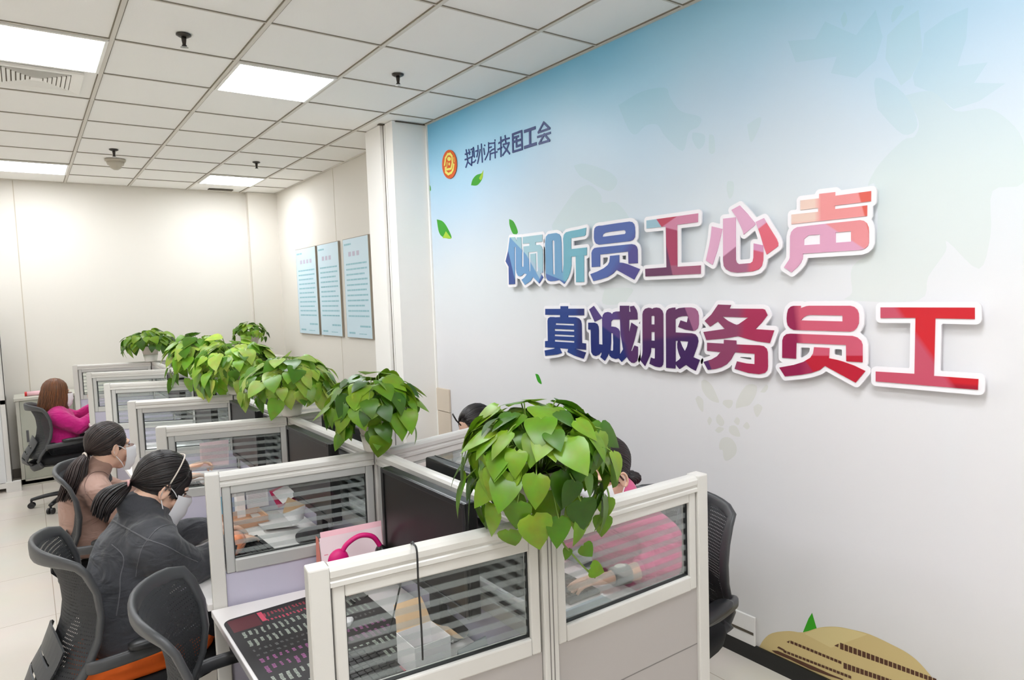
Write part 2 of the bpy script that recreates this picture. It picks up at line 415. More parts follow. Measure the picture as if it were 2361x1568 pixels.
winrow(690,648,1060,800,13,20,20); winrow(1070,806,1430,935,12,42,30); decal(Q('662,658 685,648 680,668'), 8, **Z8)
winrow(640,715,1130,905,18,17,20); decal(Q('595,700 605,690 650,715 640,722'), 8, **Z8)
decal(Q('555,718 600,722 720,775 870,840 980,890 1070,926 1060,931 960,900 830,852 690,785 580,738'), 8, **Z8)
mural = tag(part('mural', mu, MM, fixn=False), 'printed wall mural fading from sky blue to white with faint leaves', 'mural', kind='thing')
# emblem and small caption
def strip(mb, pts, w, X, th, close=False):
    """flat stroke along a picture polyline on the wall"""
    P = [atX(x, y, X) for x, y in pts]
    if close: P = P+[P[0]]
    for i in range(len(P)-1):
        a, b = P[i], P[i+1]; d = (b-a).normalized(); s = d.cross(V((1,0,0))).normalized()*(w/2)
        e = d*(w*.35)
        lay[0] += 1
        off = V((-.000015*(lay[0] % 60), 0, 0))
        q = [a-e+s, b+e+s, b+e-s, a-e-s]
        q2 = [p+V((th,0,0)) for p in q]
        mb.add([p+off for p in q]+q2, [(0,1,2,3),(7,6,5,4)]+[(k,(k+1)%4+4-4,(k+1)%4+4,k+4) for k in range(4)])
def zc(s): return [(1000+x/8.141, 270+y/8.141) for x, y in Q(s)]
navy = mat('caption_navy', (38,58,120), .4)
CAPS = {'first':['605,615 625,745 637,830 600,942','588,697 680,662','655,610 672,700','585,798 715,745','637,845 707,905 712,750','695,610 745,590 760,750','740,572 748,605','722,635 728,735','728,850 760,840 782,806'],
 'second':['825,535 828,640 805,745','785,640 815,630','866,608 850,720 818,868','890,507 908,845','950,528 956,532','935,590 950,700'],
 'third':['1025,480 1025,640 998,720 960,800','1025,497 1125,487','1042,572 1080,560','1047,660 1080,620 1120,600','1052,690 1185,652','1056,690 1052,803','1143,432 1148,437','1140,470 1150,765'],
 'fourth':['1255,375 1258,740','1215,490 1290,445','1200,608 1275,570','1285,435 1412,395','1335,350 1350,490','1300,515 1408,483 1370,600 1290,715','1305,548 1360,610 1420,685'],
 'fifth':['1478,325 1645,262 1655,600 1485,652 1478,325','1492,388 1585,360','1496,467 1620,425','1548,385 1550,553 1642,517'],
 'sixth':['1705,268 1893,202','1803,230 1805,520','1705,568 1915,500'],
 'seventh':['2060,102 1960,288 2172,213 2060,102','1948,374 2183,295','2070,322 1977,498 2168,440 2070,322']}
WID = {'first':.010,'second':.010,'third':.009,'fourth':.011,'fifth':.014,'sixth':.019,'seventh':.013}
for k, ss in CAPS.items():
    m = MB()
    for s in ss: strip(m, zc(s), WID[k], XM-.004, .003)
    part('caption_character', m, navy, mural, fixn=False)
def el(cx, cy, rx, ry, n=40): return [(cx+rx*math.cos(2*PI*i/n), cy+ry*math.sin(2*PI*i/n)) for i in range(n)]
m = MB()
X = XM-.008
for k, pts, dx in ((0, el(293,885,137,272), 0),):
    P = [atX(1000+x/8.141, 270+y/8.141, X) for x, y in pts]
    m.poly([(p.y,p.z) for p in P], [], lambda u, v, d: V((X+d,u,v)), .004)
m.cur = 1
for pts, w in (('205,900 222,770 262,700 310,690 345,735 350,860 328,960',.019),('222,950 225,1030 275,1072 335,1040 362,985 376,890',.019),('250,850 245,930 235,965',.009),('240,985 318,970',.016),('378,760 384,840',.009)):
    strip(m, zc(pts), w, X-.002, .0015)
for cx, cy, rx, ry in ((287,785,34,40),(290,880,14,28)):
    P = [atX(1000+x/8.141, 270+y/8.141, X-.002) for x, y in el(cx,cy,rx,ry,20)]
    m.poly([(p.y,p.z) for p in P], [], lambda u, v, d: V((X-.002+d,u,v)), .0015)
part('emblem', m, [mat('emblem_orange', (222,92,20), .4), mat('emblem_yellow', (238,226,110), .4)], mural, fixn=False, label='orange round emblem with yellow ring')
# ---------------------------------------------------------------- raised characters
def sdf_outline(shapes, off, pad, step):
    """outline at a distance `off` around shapes in wall metres: marching squares on a distance grid -> closed loops"""
    pts = np.array([p for o, hs in shapes for p in o])
    lo = pts.min(0)-pad; hi = pts.max(0)+pad
    nx, ny = int((hi[0]-lo[0])/step)+2, int((hi[1]-lo[1])/step)+2
    gx, gy = np.meshgrid(lo[0]+np.arange(nx)*step, lo[1]+np.arange(ny)*step, indexing='ij')
    D = np.full(gx.shape, 1e9); I = np.zeros(gx.shape, bool)
    for o, hs in shapes:
        for L in [o]+list(hs):
            n = len(L)
            for i in range(n):
                ax, ay = L[i]; bx, by = L[(i+1) % n]
                dx, dy = bx-ax, by-ay; q = dx*dx+dy*dy+1e-18
                t = np.clip(((gx-ax)*dx+(gy-ay)*dy)/q, 0, 1)
                D = np.minimum(D, np.hypot(gx-ax-t*dx, gy-ay-t*dy))
                if abs(dy) > 1e-12:
                    c = ((ay > gy) != (by > gy)) & (gx < (bx-ax)*(gy-ay)/dy+ax)
                    I ^= c
    F = np.where(I, -D, D)-off
    segs = {}
    def ip(i, j, k, l):
        a, b = F[i,j], F[k,l]; t = a/(a-b)
        return (round(gx[i,j]+(gx[k,l]-gx[i,j])*t, 7), round(gy[i,j]+(gy[k,l]-gy[i,j])*t, 7))
    s = F < 0
    for i, j in np.argwhere((s[:-1,:-1] != s[1:,:-1]) | (s[:-1,:-1] != s[:-1,1:]) | (s[:-1,:-1] != s[1:,1:])):
        c = [(i,j),(i+1,j),(i+1,j+1),(i,j+1)]
        v = [bool(s[q]) for q in c]
        cross = []
        for k in range(4):
            if v[k] != v[(k+1)%4]: cross.append((k, ip(*c[k], *c[(k+1)%4]), v[k]))
        st = [x for x in cross if x[2]]; en = [x for x in cross if not x[2]]
        for a in st:
            b = min(en, key=lambda x: (x[0]-a[0]) % 4 if len(en) == 2 else 0)
            segs[a[1]] = b[1]
    loops = []
    while segs:
        k0, k = segs.popitem(); L = [k0]
        while k in segs and k != k0:
            L.append(k); k = segs.pop(k)
        if len(L) > 12: loops.append(L)
    out = []
    for L in loops:       # drop points on straight runs
        K = [L[0]]
        for q in L[1:]:
            if math.hypot(q[0]-K[-1][0], q[1]-K[-1][1]) > step*.6: K.append(q)
        ar = sum(K[i][0]*K[(i+1)%len(K)][1]-K[(i+1)%len(K)][0]*K[i][1] for i in range(len(K)))/2
        if abs(ar) > 2.2e-4: out.append((abs(ar), K))
    return [k for a, k in sorted(out, key=lambda x: -x[0])]
def inside(p, L):
    c = False; n = len(L)
    for i in range(n):
        (ax, ay), (bx, by) = L[i], L[(i+1)%n]
        if (ay > p[1]) != (by > p[1]) and p[0] < (bx-ax)*(p[1]-ay)/(by-ay)+ax: c = not c
    return c
def rounded(L, r=0.0035, n=3):
    """ease sharp corners of an outline a little"""
    return L
def facet_mat(name, base, facets):
    """flat printed colours that meet along straight lines; a facet is (point on the line, point on the line, point beyond it, colour)"""
    m = bpy.data.materials.new(name); m.use_nodes = True; nt = m.node_tree; b = nt.nodes['Principled BSDF']
    b.inputs['Roughness'].default_value = .3; b.inputs['Specular IOR Level'].default_value = .4
    g = nt.nodes.new('ShaderNodeNewGeometry')
    rgb = nt.nodes.new('ShaderNodeRGB'); rgb.outputs[0].default_value = rgba(base); cur = rgb.outputs[0]
    for a, c, side, col, *w in facets:
        e = w[0] if w else .003; fac = None
        for a_, c_, s_ in [(a, c, side)]+(list(w[1]) if len(w) > 1 else []):
            A = atX(*a_, XF); B = atX(*c_, XF); n = V((0, -(B.z-A.z), B.y-A.y)).normalized()
            if n.dot(atX(*s_, XF)-A) < 0: n = -n
            d = nt.nodes.new('ShaderNodeVectorMath'); d.operation = 'DOT_PRODUCT'; d.inputs[1].default_value = n
            nt.links.new(g.outputs['Position'], d.inputs[0])
            mr = nt.nodes.new('ShaderNodeMapRange'); k = n.dot(A)
            mr.inputs['From Min'].default_value = k-e; mr.inputs['From Max'].default_value = k+e
            nt.links.new(d.outputs['Value'], mr.inputs['Value'])
            if fac is None: fac = mr.outputs[0]
            else:
                mu_ = nt.nodes.new('ShaderNodeMath'); mu_.operation = 'MULTIPLY'; nt.links.new(fac, mu_.inputs[0]); nt.links.new(mr.outputs[0], mu_.inputs[1]); fac = mu_.outputs[0]
        mx = nt.nodes.new('ShaderNodeMix'); mx.data_type = 'RGBA'; mx.inputs[7].default_value = rgba(col)
        nt.links.new(fac, mx.inputs[0]); nt.links.new(cur, mx.inputs[6]); cur = mx.outputs[2]
    nt.links.new(cur, b.inputs['Base Color'])
    return m
XF = XW-.042
backing_white = mat('acrylic_white', (247,244,248), .3)
def S(o, *hs): return (Q(o), [Q(h) for h in hs])
GLYPHS = [
 ('first row, light blue and navy character at its beginning', 1140, 540, 10.004, (112,160,206), [((1172,580),(1186,640),(1166,610),(58,84,152)),((1190,545),(1215,590),(1197,546),(170,196,214)),((1207,580),(1250,625),(1240,560),(164,202,214)),((1240,655),(1250,630),(1256,650),(72,96,166),.006)],
  [S('352,75 465,68 512,170 512,75 610,68 622,320 632,380 625,460 625,750 670,750 668,285 805,268 805,205 652,220 652,65 1098,8 1098,170 945,188 945,252 1035,245 1075,275 1108,340 1115,600 1112,888 1058,900 1120,995 1030,1135 885,985 830,1080 700,1170 622,1052 690,1000 745,925 685,900 630,955 580,975 540,960 505,890 492,800 488,300 473,292 458,300 462,760 468,1150 332,1158 325,750 255,625 310,400',
     '782,415 990,397 1000,840 985,865 955,868 948,440 825,458 822,855 795,855')]),
 ('first row, second character, blue shading into teal', 1140, 540, 10.004, (116,164,202), [((1299,690),(1298,500),(1340,560),(118,180,198),.012),((1257,630),(1300,648),(1265,645),(84,114,176))],
  [S('1168,180 1185,60 1235,0 1320,-15 1420,-28 1490,0 1525,60 1540,200 1545,500 1552,885 1568,890 1580,830 1592,700 1592,300 1583,100 1600,10 1650,-45 1760,-75 1930,-105 2110,-150 2095,15 2070,40 1760,92 1760,345 2125,305 2122,482 2058,490 2060,1100 1882,1108 1872,510 1770,518 1768,720 1740,880 1690,1010 1605,1145 1495,1055 1390,1080 1290,1086 1230,1065 1192,1010 1180,900',
     '1330,160 1345,142 1370,142 1382,165 1392,925 1345,928')]),
 ('first row, third character, indigo', 1350, 500, 10.004, (84,106,172), [((1402,650),(1478,520),(1470,620),(84,78,146),.03)],
  [S('195,330 205,270 240,225 300,205 390,200 440,190 700,150 1010,108 1070,120 1115,170 1132,240 1138,360 1130,470 1090,530 1020,560 300,640 240,620 205,560 192,480','385,440 400,400 450,365 550,345 890,303 920,325 925,370 905,395 400,460 385,455'),
   S('140,1160 135,830 155,770 200,720 260,708 1060,628 1130,645 1175,690 1193,760 1197,1070 988,1078 980,800 328,870 328,1145'),
   S('560,900 770,880 770,1055 850,1060 950,1085 1250,1205 1117,1448 708,1220 640,1300 500,1390 350,1440 180,1480 108,1322 270,1260 420,1185 510,1110 548,1040 558,960')]),
 ('first row, fourth character, crimson with a pale blue corner', 1470, 480, 10.004, (170,64,98), [((1540,612),(1620,612),(1600,630),(166,96,124)),((1535,560),(1552,640),(1500,630),(108,60,96),.003,[((1490,555),(1610,545),(1540,620))]),((1528,523),(1580,536),(1600,500),(208,134,164)),((1528,522),(1562,498),(1530,505),(190,70,94),.003,[((1490,533),(1610,517),(1540,500))]),((1513,505),(1525,523),(1495,510),(158,192,208),.002,[((1490,533),(1610,517),(1540,500))])],
  [S('203,285 1388,120 1382,322 905,382 910,1352 1450,1320 1448,1512 180,1575 175,1400 665,1365 650,420 205,468')]),
 ('first row, fifth character, pink above and plum below', 1600, 460, 10.004, (168,104,134), [((1725,640),(1730,540),(1750,600),(212,96,120),.012),((1637,552),(1695,566),(1650,520),(216,152,190)),((1742,512),(1768,590),(1785,560),(224,104,122)),((1748,528),(1767,513),(1755,510),(226,172,202))],
  [S('408,620 648,678 585,970 530,1190 425,1505 272,1408 350,1060 385,850'),
   S('670,442 958,410 958,1390 980,1455 1030,1490 1300,1468 1350,1430 1370,1340 1375,1012 1580,1055 1595,1230 1590,1400 1560,1530 1490,1610 1350,1658 1000,1688 850,1668 740,1610 685,1530 670,1400'),
   S('862,242 1050,138 1230,330 1395,535 1412,570 1385,605 1140,808 1125,730 1060,580 970,400'),
   S('1420,518 1607,430 1700,590 1900,910 1938,1010 1935,1075 1895,1110 1675,1268 1600,1070 1540,850 1480,680')]),
 ('first row, last character, coral red above and pink below', 1790, 420, 10.004, (222,164,192), [((1902,515),(1995,575),(1990,520),(230,146,150)),((1825,519),(2000,500),(1900,470),(234,150,150)),((1886,530),(1884,400),(1850,490),(236,206,192),.014,[((1825,519),(2000,500),(1900,470))]),((1978,440),(1986,470),(2000,450),(222,100,88))],
  [S('552,422 982,372 985,270 1350,228 1350,315 2178,205 2175,440 1345,540 1345,622 2088,535 2085,778 345,970 345,748 962,682 962,592 552,642'),
   S('312,1600 315,1250 340,1150 400,1080 480,1035 610,1020 800,995 1930,875 2010,890 2080,945 2120,1040 2130,1150 2130,1400 2105,1470 2040,1530 1950,1562 610,1650 600,1770 560,1860 480,1960 345,2078 175,1965 290,1790 308,1740',
     '632,1310 740,1225 1005,1205 1005,1430 632,1455','1360,1160 1720,1128 1720,1370 1362,1398')]),
 ('second row, navy blue character at its beginning', 1240, 690, 10.004, (36,64,136), [((1330,700),(1330,840),(1345,760),(42,48,112),.02)],
  [S('170,222 520,222 520,160 688,160 688,218 1060,218 1060,370 690,370 690,412 870,415 940,440 985,490 1003,570 1012,1010 1103,1020 1103,1168 850,1142 1103,1228 1050,1372 840,1300 680,1220 700,1145 497,1128 550,1240 430,1275 172,1305 155,1182 385,1138 385,1118 165,1110 165,965 230,960 222,500 235,440 280,410 360,410 400,415 512,410 512,362 170,358',
     '403,552 833,568 833,608 403,588','378,683 838,702 838,745 380,728','380,808 840,830 840,870 380,848','380,930 840,962 840,1003 382,975')]),
 ('second row, second character, navy turning purple', 1240, 690, 10.004, (32,44,114), [((1385,750),(1440,790),(1420,720),(84,62,128),.006),((1420,700),(1450,840),(1465,760),(86,46,100),.02)],
  [S('1182,235 1285,155 1478,435 1308,520'),
   S('1160,540 1310,540 1365,570 1393,630 1400,720 1400,1035 1490,1048 1480,440 1500,360 1540,310 1610,292 1670,310 1705,348 1740,300 1800,283 1890,280 1890,150 2097,150 2097,290 2138,290 2122,165 2208,150 2270,250 2290,330 2292,468 2100,468 2095,768 2110,740 2155,540 2295,635 2220,950 2145,1185 2168,1205 2225,1068 2300,1095 2300,1350 2275,1430 2220,1470 2160,1465 2100,1410 2050,1328 1930,1445 1860,1360 1790,1380 1700,1350 1650,1300 1638,1230 1600,1320 1540,1420 1440,1335 1470,1260 1465,1210 1410,1280 1330,1310 1270,1290 1230,1220 1222,1000 1218,702 1160,698',
     '1893,466 1905,800 1965,1155 1885,1285 1887,900 1880,740 1850,680 1790,642 1720,630 1680,630 1683,520 1715,473 1770,465','1683,780 1730,785 1740,1000 1735,1170 1715,1195 1668,1178 1682,1000')]),
 ('second row, third character, dark purple', 1460, 700, 10.004, (98,48,94), [((1577,705),(1600,765),(1612,720),(160,98,136)),((1470,785),(1620,770),(1550,840),(66,34,92),.012)],
  [S('210,250 225,180 270,120 350,95 400,105 432,125 470,100 530,90 600,105 660,160 685,240 690,1330 680,1410 650,1455 600,1470 500,1450 372,1388 405,1245 460,1268 497,1265 500,1028 408,1022 400,1120 370,1220 268,1442 160,1308 205,1190 215,1080',
     '410,300 425,282 475,282 490,300 490,482 410,480','410,652 492,655 492,858 410,852'),
   S('750,240 770,160 820,115 900,95 962,90 967,145 1050,105 1180,90 1330,88 1420,110 1480,180 1505,280 1505,480 1480,570 1430,615 1370,630 1200,600 1032,540 1088,388 1235,435 1262,310 1240,285 1120,290 1030,315 967,360 967,665 1340,685 1430,710 1480,780 1495,870 1470,990 1380,1238 1530,1300 1435,1550 1320,1490 1212,1410 1062,1510 1010,1450 970,1380 965,1500 757,1480',
     '970,860 1030,860 1012,930 1015,1020 1045,1140 1090,1250 1060,1290 970,1355','1070,860 1265,875 1240,990 1185,1105 1120,990')]),
 ('second row, fourth character, wine red', 1600, 695, 10.004, (142,64,100), [((1712,700),(1700,880),(1760,780),(168,42,84),.02),((1632,830),(1642,855),(1622,845),(82,44,100))],
  [S('245,450 400,300 555,72 850,82 815,165 1580,172 1630,190 1690,318 1560,490 1410,640 1845,668 1745,960 1450,920 1250,870 1010,802 700,855 285,890 215,705 710,635 545,460 370,582','650,352 1250,372 1130,455 1030,525 980,540 920,520 780,450'),
   S('300,953 685,975 690,885 970,902 972,992 1500,1012 1600,1030 1670,1090 1695,1180 1700,1500 1685,1590 1630,1650 1500,1678 1250,1650 935,1555 990,1383 1200,1430 1395,1448 1398,1208 940,1175 850,1340 750,1450 620,1520 480,1560 318,1578 218,1395 400,1340 530,1265 612,1168 300,1138')]),
 ('second row, fifth character, rose above and bright red below', 1780, 690, 10.004, (208,92,116), [((1820,820),(1990,820),(1900,860),(190,30,54)),((1816,770),(1840,806),(1806,800),(168,48,88)),((1850,830),(1856,880),(1810,855),(150,28,78),.015)],
  [S('335,440 345,330 370,230 430,170 490,152 658,152 652,208 790,158 850,150 1800,150 1890,175 1960,240 1995,330 2000,430 1995,560 1950,660 1880,725 1800,748 500,708 420,670 360,600 340,520','658,487 720,420 800,375 870,362 1615,375 1625,400 1625,512'),
   S('232,1350 235,950 265,860 330,805 420,793 1850,845 1960,880 2050,960 2082,1050 2082,1455 1710,1430 1705,1055 555,1005 548,1372'),
   S('968,1105 1320,1125 1308,1360 1500,1400 1640,1440 1900,1535 2147,1657 1925,1923 1550,1720 1214,1536 1100,1630 900,1700 683,1740 296,1780 165,1575 500,1515 720,1445 880,1350 945,1250')]),
 ('second row, last and largest character, plain red', 1220, 660, 2.0692, (206,34,46), [((2020,872),(2256,890),(2100,905),(164,24,48),.006),((2060,700),(2085,735),(2035,720),(200,84,106),.01)],
  [S('1676,101 2125,102 2125,157 1937,153 1930,428 2142,443 2140,494 1653,454 1653,407 1838,418 1843,151 1676,152')]),
]
def wallpt(x, y): p = atX(x, y, XF); return (p.y, p.z)
for lb, ox, oy, sc, base, fac, shapes in GLYPHS:
    sh = [([wallpt(ox+x/sc, oy+y/sc) for x, y in o], [[wallpt(ox+x/sc, oy+y/sc) for x, y in h] for h in hs]) for o, hs in shapes]
    allp = [p for o, h in sh for p in o]
    cy = sum(p[0] for p in allp)/len(allp); cz = sum(p[1] for p in allp)/len(allp)
    t = root('raised_character', (XW, cy, cz), lb[0].upper()+lb[1:], 'wall lettering', 'slogan characters on the mural')
    t['label'] = 'raised wall lettering: '+lb
    f = MB()
    for o, hs in sh:
        f.poly(o, hs, lambda u, v, d: V((XF+d, u, v)), .004)
    part('face', f, facet_mat('print_face', base, fac), t, world=True)
    loops = sdf_outline(sh, .019, .035, .0045)
    g = MB()
    outs = [L for i, L in enumerate(loops) if not any(inside(L[0], K) for j, K in enumerate(loops) if j != i)]
    for L in outs:
        hs = [K for K in loops if K is not L and inside(K[0], L)]
        g.poly(L, hs, lambda u, v, d: V((XF+.0042+d, u, v)), .008)
    part('backing', g, backing_white, t, world=True)
    h = MB(); big = max(sh, key=lambda q: len(q[0]))[0]
    for q in big[::max(1, len(big)//3)][:3]:
        q = ((q[0]*3+cy)/4, (q[1]*3+cz)/4)
        if any(inside(q, L) for L in outs): h.cyl((XF+.010,q[0],q[1]), (XW-.003,q[0],q[1]), .005, n=10)
    if h.v: part('spacer', h, backing_white, t, world=True)
# low items on this wall
t = root('wall_socket_box', (XW, 1.88, .1), 'low white wall panel with a dark slot beside the tan domes', 'wall panel')
part('cover', MB().box((XW-.016,1.815,.075),(XW-.004,1.97,.215)), mat('socket_white', (232,230,226), .4), t, bevel=.003, world=True)
part('slot', MB().box((XW-.018,1.822,.128),(XW-.0158,1.955,.140)), MATS['dark_gap'], t, world=True)
t = root('wall_locker_panel', (XW, 4.64, .5), 'tall narrow beige two-part panel on the wall by the column', 'panel')
bm_ = mat('beige_panel', (214,200,182), .55)
part('door', MB().box((XW-.022,4.533,.842),(XW-.004,4.728,1.025)), bm_, t, bevel=.004, world=True)
part('door', MB().box((XW-.018,4.533,.30),(XW-.004,4.728,.838)), bm_, t, bevel=.004, world=True)
# ---------------------------------------------------------------- cubicles
ORD = ['first','second','third','fourth','fifth','sixth','seventh']
alu = mat('screen_frame', (205,202,196), .35, metal=.0, spec=.6)
alu2 = mat('screen_inner_frame', (190,190,187), .35, metal=.25)
lav = mat('screen_board_lilac', (186,182,198), .6, bump=.03, bscale=500)
gry = mat('screen_board_grey', (172,166,162), .6, bump=.03, bscale=500)
seam = mat('screen_seam', (120,116,112), .6)
gasket = mat('black_gasket', (24,26,26), .5)
desk_m = mat('desk_top_white', (232,228,226), .35)
desk_e = mat('desk_edge', (222,216,206), .4)
def striped_glass():
    m = bpy.data.materials.new('striped_glass'); m.use_nodes = True; nt = m.node_tree; nt.nodes.remove(nt.nodes['Principled BSDF'])
    out = nt.nodes['Material Output']
    g = nt.nodes.new('ShaderNodeNewGeometry'); sp = nt.nodes.new('ShaderNodeSeparateXYZ'); nt.links.new(g.outputs['Position'], sp.inputs[0])
    def mth(op, a, b=0.0):
        n = nt.nodes.new('ShaderNodeMath'); n.operation = op
        for i, x in enumerate((a, b)):
            if isinstance(x, (int, float)): n.inputs[i].default_value = x
            else: nt.links.new(x, n.inputs[i])
        return n.outputs[0]
    fr = mth('FRACT', mth('DIVIDE', mth('SUBTRACT', sp.outputs['Z'], .797), .0335))
    st = mth('LESS_THAN', fr, .46)
    tr = nt.nodes.new('ShaderNodeBsdfTransparent'); tr.inputs[0].default_value = (.965,.985,.978,1)
    gl = nt.nodes.new('ShaderNodeBsdfGlossy'); gl.inputs['Roughness'].default_value = .02
    fz = nt.nodes.new('ShaderNodeFresnel'); fz.inputs[0].default_value = 1.45
    fm = nt.nodes.new('ShaderNodeMixShader'); nt.links.new(mth('MULTIPLY', fz.outputs[0], .45), fm.inputs[0]); nt.links.new(tr.outputs[0], fm.inputs[1]); nt.links.new(gl.outputs[0], fm.inputs[2])
    df = nt.nodes.new('ShaderNodeBsdfDiffuse'); df.inputs[0].default_value = (.46,.49,.48,1)
    tl = nt.nodes.new('ShaderNodeBsdfTranslucent'); tl.inputs[0].default_value = (.46,.49,.48,1)
    dm = nt.nodes.new('ShaderNodeMixShader'); dm.inputs[0].default_value = .5; nt.links.new(df.outputs[0], dm.inputs[1]); nt.links.new(tl.outputs[0], dm.inputs[2])
    mx = nt.nodes.new('ShaderNodeMixShader'); nt.links.new(mth('MULTIPLY', st, .31), mx.inputs[0]); nt.links.new(fm.outputs[0], mx.inputs[1]); nt.links.new(dm.outputs[0], mx.inputs[2])
    nt.links.new(mx.outputs[0], out.inputs[0]); MATS['striped_glass'] = m; return m
glass = striped_glass()
ZT = 1.19; ZG = .885; ZD = .73; ZGT = 1.115
YLE = [1.413,2.43,3.55,4.65,5.87,6.99,8.05]; XLE = [.453,.455,.47,.475,.455,.415,.365]
YS = [1.34,2.34,3.36,4.42,5.55,6.65,7.75]; XS = 1.05
YRE = [1.325,2.47,3.40,4.34,5.45,6.55,7.6]; XRE = 1.672
def P(a, b, t, z, off=0.0):
    d = (b-a).normalized(); n = V((-d.y, d.x, 0)); q = a+d*t+n*off; return V((q.x, q.y, z))
def screen(a, b, label, post_a=False, post_b=False, low_to=.03, board=lav, board2=None, group='cubicle screens'):
    """a free standing office screen from a to b: rails, posts, striped pane, solid board below"""
    a = V((a[0],a[1],0)); b = V((b[0],b[1],0)); L = (b-a).length; d = (b-a).normalized(); n = V((-d.y,d.x,0)); up = V((0,0,1))
    t = root('cubicle_screen', a, label, 'office screen', group)
    W = .040
    s0 = .0; s1 = L
    def bm(t0, t1, z0, z1, w, off=0.0):
        c = P(a,b,(t0+t1)/2,(z0+z1)/2,off); return (c, d*((t1-t0)/2), n*(w/2), up*((z1-z0)/2))
    pw = .046
    if post_a: part('post', MB().obox(*bm(0,pw,.0,ZT+.002,W+.006)), alu, t, bevel=.004, world=True); s0 = pw
    if post_b: part('post', MB().obox(*bm(L-pw,L,.0,ZT+.002,W+.006)), alu, t, bevel=.004, world=True); s1 = L-pw
    # rounded top rail
    m = MB(); prof = [(-.022,ZT-.046),(-.022,ZT-.036),(-.018,ZT-.033),(-.018,ZT-.028),(-.022,ZT-.024),(-.0225,ZT-.010),(-.017,ZT-.002),(-.008,ZT+.002),(.008,ZT+.002),(.017,ZT-.002),(.0225,ZT-.010),(.022,ZT-.024),(.018,ZT-.028),(.018,ZT-.033),(.022,ZT-.036),(.022,ZT-.046)]
    r0 = s0-(.002 if not post_a else 0)
    m.loft([[P(a,b,q,z,o) for o, z in prof] for q in (r0, s1)])
    part('top_rail', m, alu, t, world=True)
    # inner frame round the pane
    fw = .028; m = MB()
    g0, g1, z0, z1 = s0+.004, s1-.004, ZG-.045, ZT-.046
    m.obox(*bm(g0,g0+fw,z0,z1,W-.006)); m.obox(*bm(g1-fw,g1,z0,z1,W-.006))
    m.obox(*bm(g0+fw,g1-fw,z1-.030,z1,W-.006)); m.obox(*bm(g0+fw,g1-fw,z0,z0+.045,W-.002))
    part('pane_frame', m, alu2 if board is lav else alu, t, bevel=.004, world=True)
    m = MB(); e = .003
    for q in ((g0+fw,g0+fw+e,z0+.045,z1-.03),(g1-fw-e,g1-fw,z0+.045,z1-.03),(g0+fw+e,g1-fw-e,z0+.045,z0+.045+e),(g0+fw+e,g1-fw-e,z1-.03-e,z1-.03)): m.obox(*bm(*q,.012))
    part('gasket', m, gasket, t, world=True)
    part('pane', MB().obox(*bm(g0+fw,g1-fw,z0+.045,z1-.030,.004)), glass, t, world=True)
    m = MB(); m.obox(*bm(s0+.001,s1-.001,low_to+.075,z0-.001,W-.016))
    part('board', m, board, t, world=True)
    m = MB()
    for z in (.66, .42):
        m.obox(*bm(s0+.002,s1-.002,z-.0015,z+.0015,W-.0145))
    part('board_joint', m, seam, t, world=True)
    part('bottom_rail', MB().obox(*bm(s0,s1,.012,.105,W-.006)), alu, t, bevel=.003, world=True)
    return t
cub = ['aisle-side glass screen closing the row, before the coloured desk mat','aisle-side glass screen between the coloured desk mat and the person in dark grey',
       'aisle-side glass screen beside the person in brown','aisle-side glass screen next beyond the person in brown','aisle-side glass screen, fifth from the coloured desk mat',
       'aisle-side glass screen beside the person in magenta','aisle-side glass screen standing against the far end, last of its row']
for k in range(7):
    screen((XLE[k],YLE[k]), (XS-.024,YS[k]), cub[k][0].upper()+cub[k][1:], post_a=True, board=lav if k else gry)
cubr = ['wall-side glass screen in front of the person in pink','wall-side glass screen behind the person in pink','wall-side glass screen, third from the row end, behind the white pots',
        'wall-side glass screen, fourth from the row end','wall-side glass screen, fifth from the row end','wall-side glass screen, sixth from the row end','wall-side glass screen, last of its row']
for k in range(7):
    screen((XS+.024,YS[k]), (XRE,YRE[k]), cubr[k][0].upper()+cubr[k][1:], post_b=True, board=gry)
sp_l = ['at the back of the desk with the coloured mat','at the back of the desk of the person in dark grey','at the back of the desk of the person in brown','along the spine, fourth from the row end','along the spine, fifth from the row end','along the spine beside the person in magenta']
for k in range(6):
    screen((XS,YS[k]+.024), (XS,YS[k+1]-.024), 'Middle glass screen '+sp_l[k], board=lav, group='spine screens')
nodes = ['under the largest trailing plant','under the second plant of the row','under the third plant of the row','under the fourth plant of the row','under the fifth plant of the row','between the last two plants of the row','under the plant next to the back wall']
for k in range(7):
    t = root('screen_post', (XS, YS[k], 0), 'White square joining post '+nodes[k], 'post', 'screen joining posts')
    part('shaft', MB().box((-.023,-.023,0),(.023,.023,ZT-.004)), alu, t, bevel=.003)
    m = MB()
    for sx in (-.0235,.0235):
        for y in (-.006,.006): m.box((sx-.001,y-.0012,.02),(sx+.001,y+.0012,ZT-.01)); 
    for sy in (-.0235,.0235):
        for x in (-.006,.006): m.box((x-.0012,sy-.001,.02),(x+.0012,sy+.001,ZT-.01))
    part('groove', m, seam, t)
    part('cap', MB().box((-.026,-.026,ZT-.004),(.026,.026,ZT+.003)), alu, t, bevel=.003)
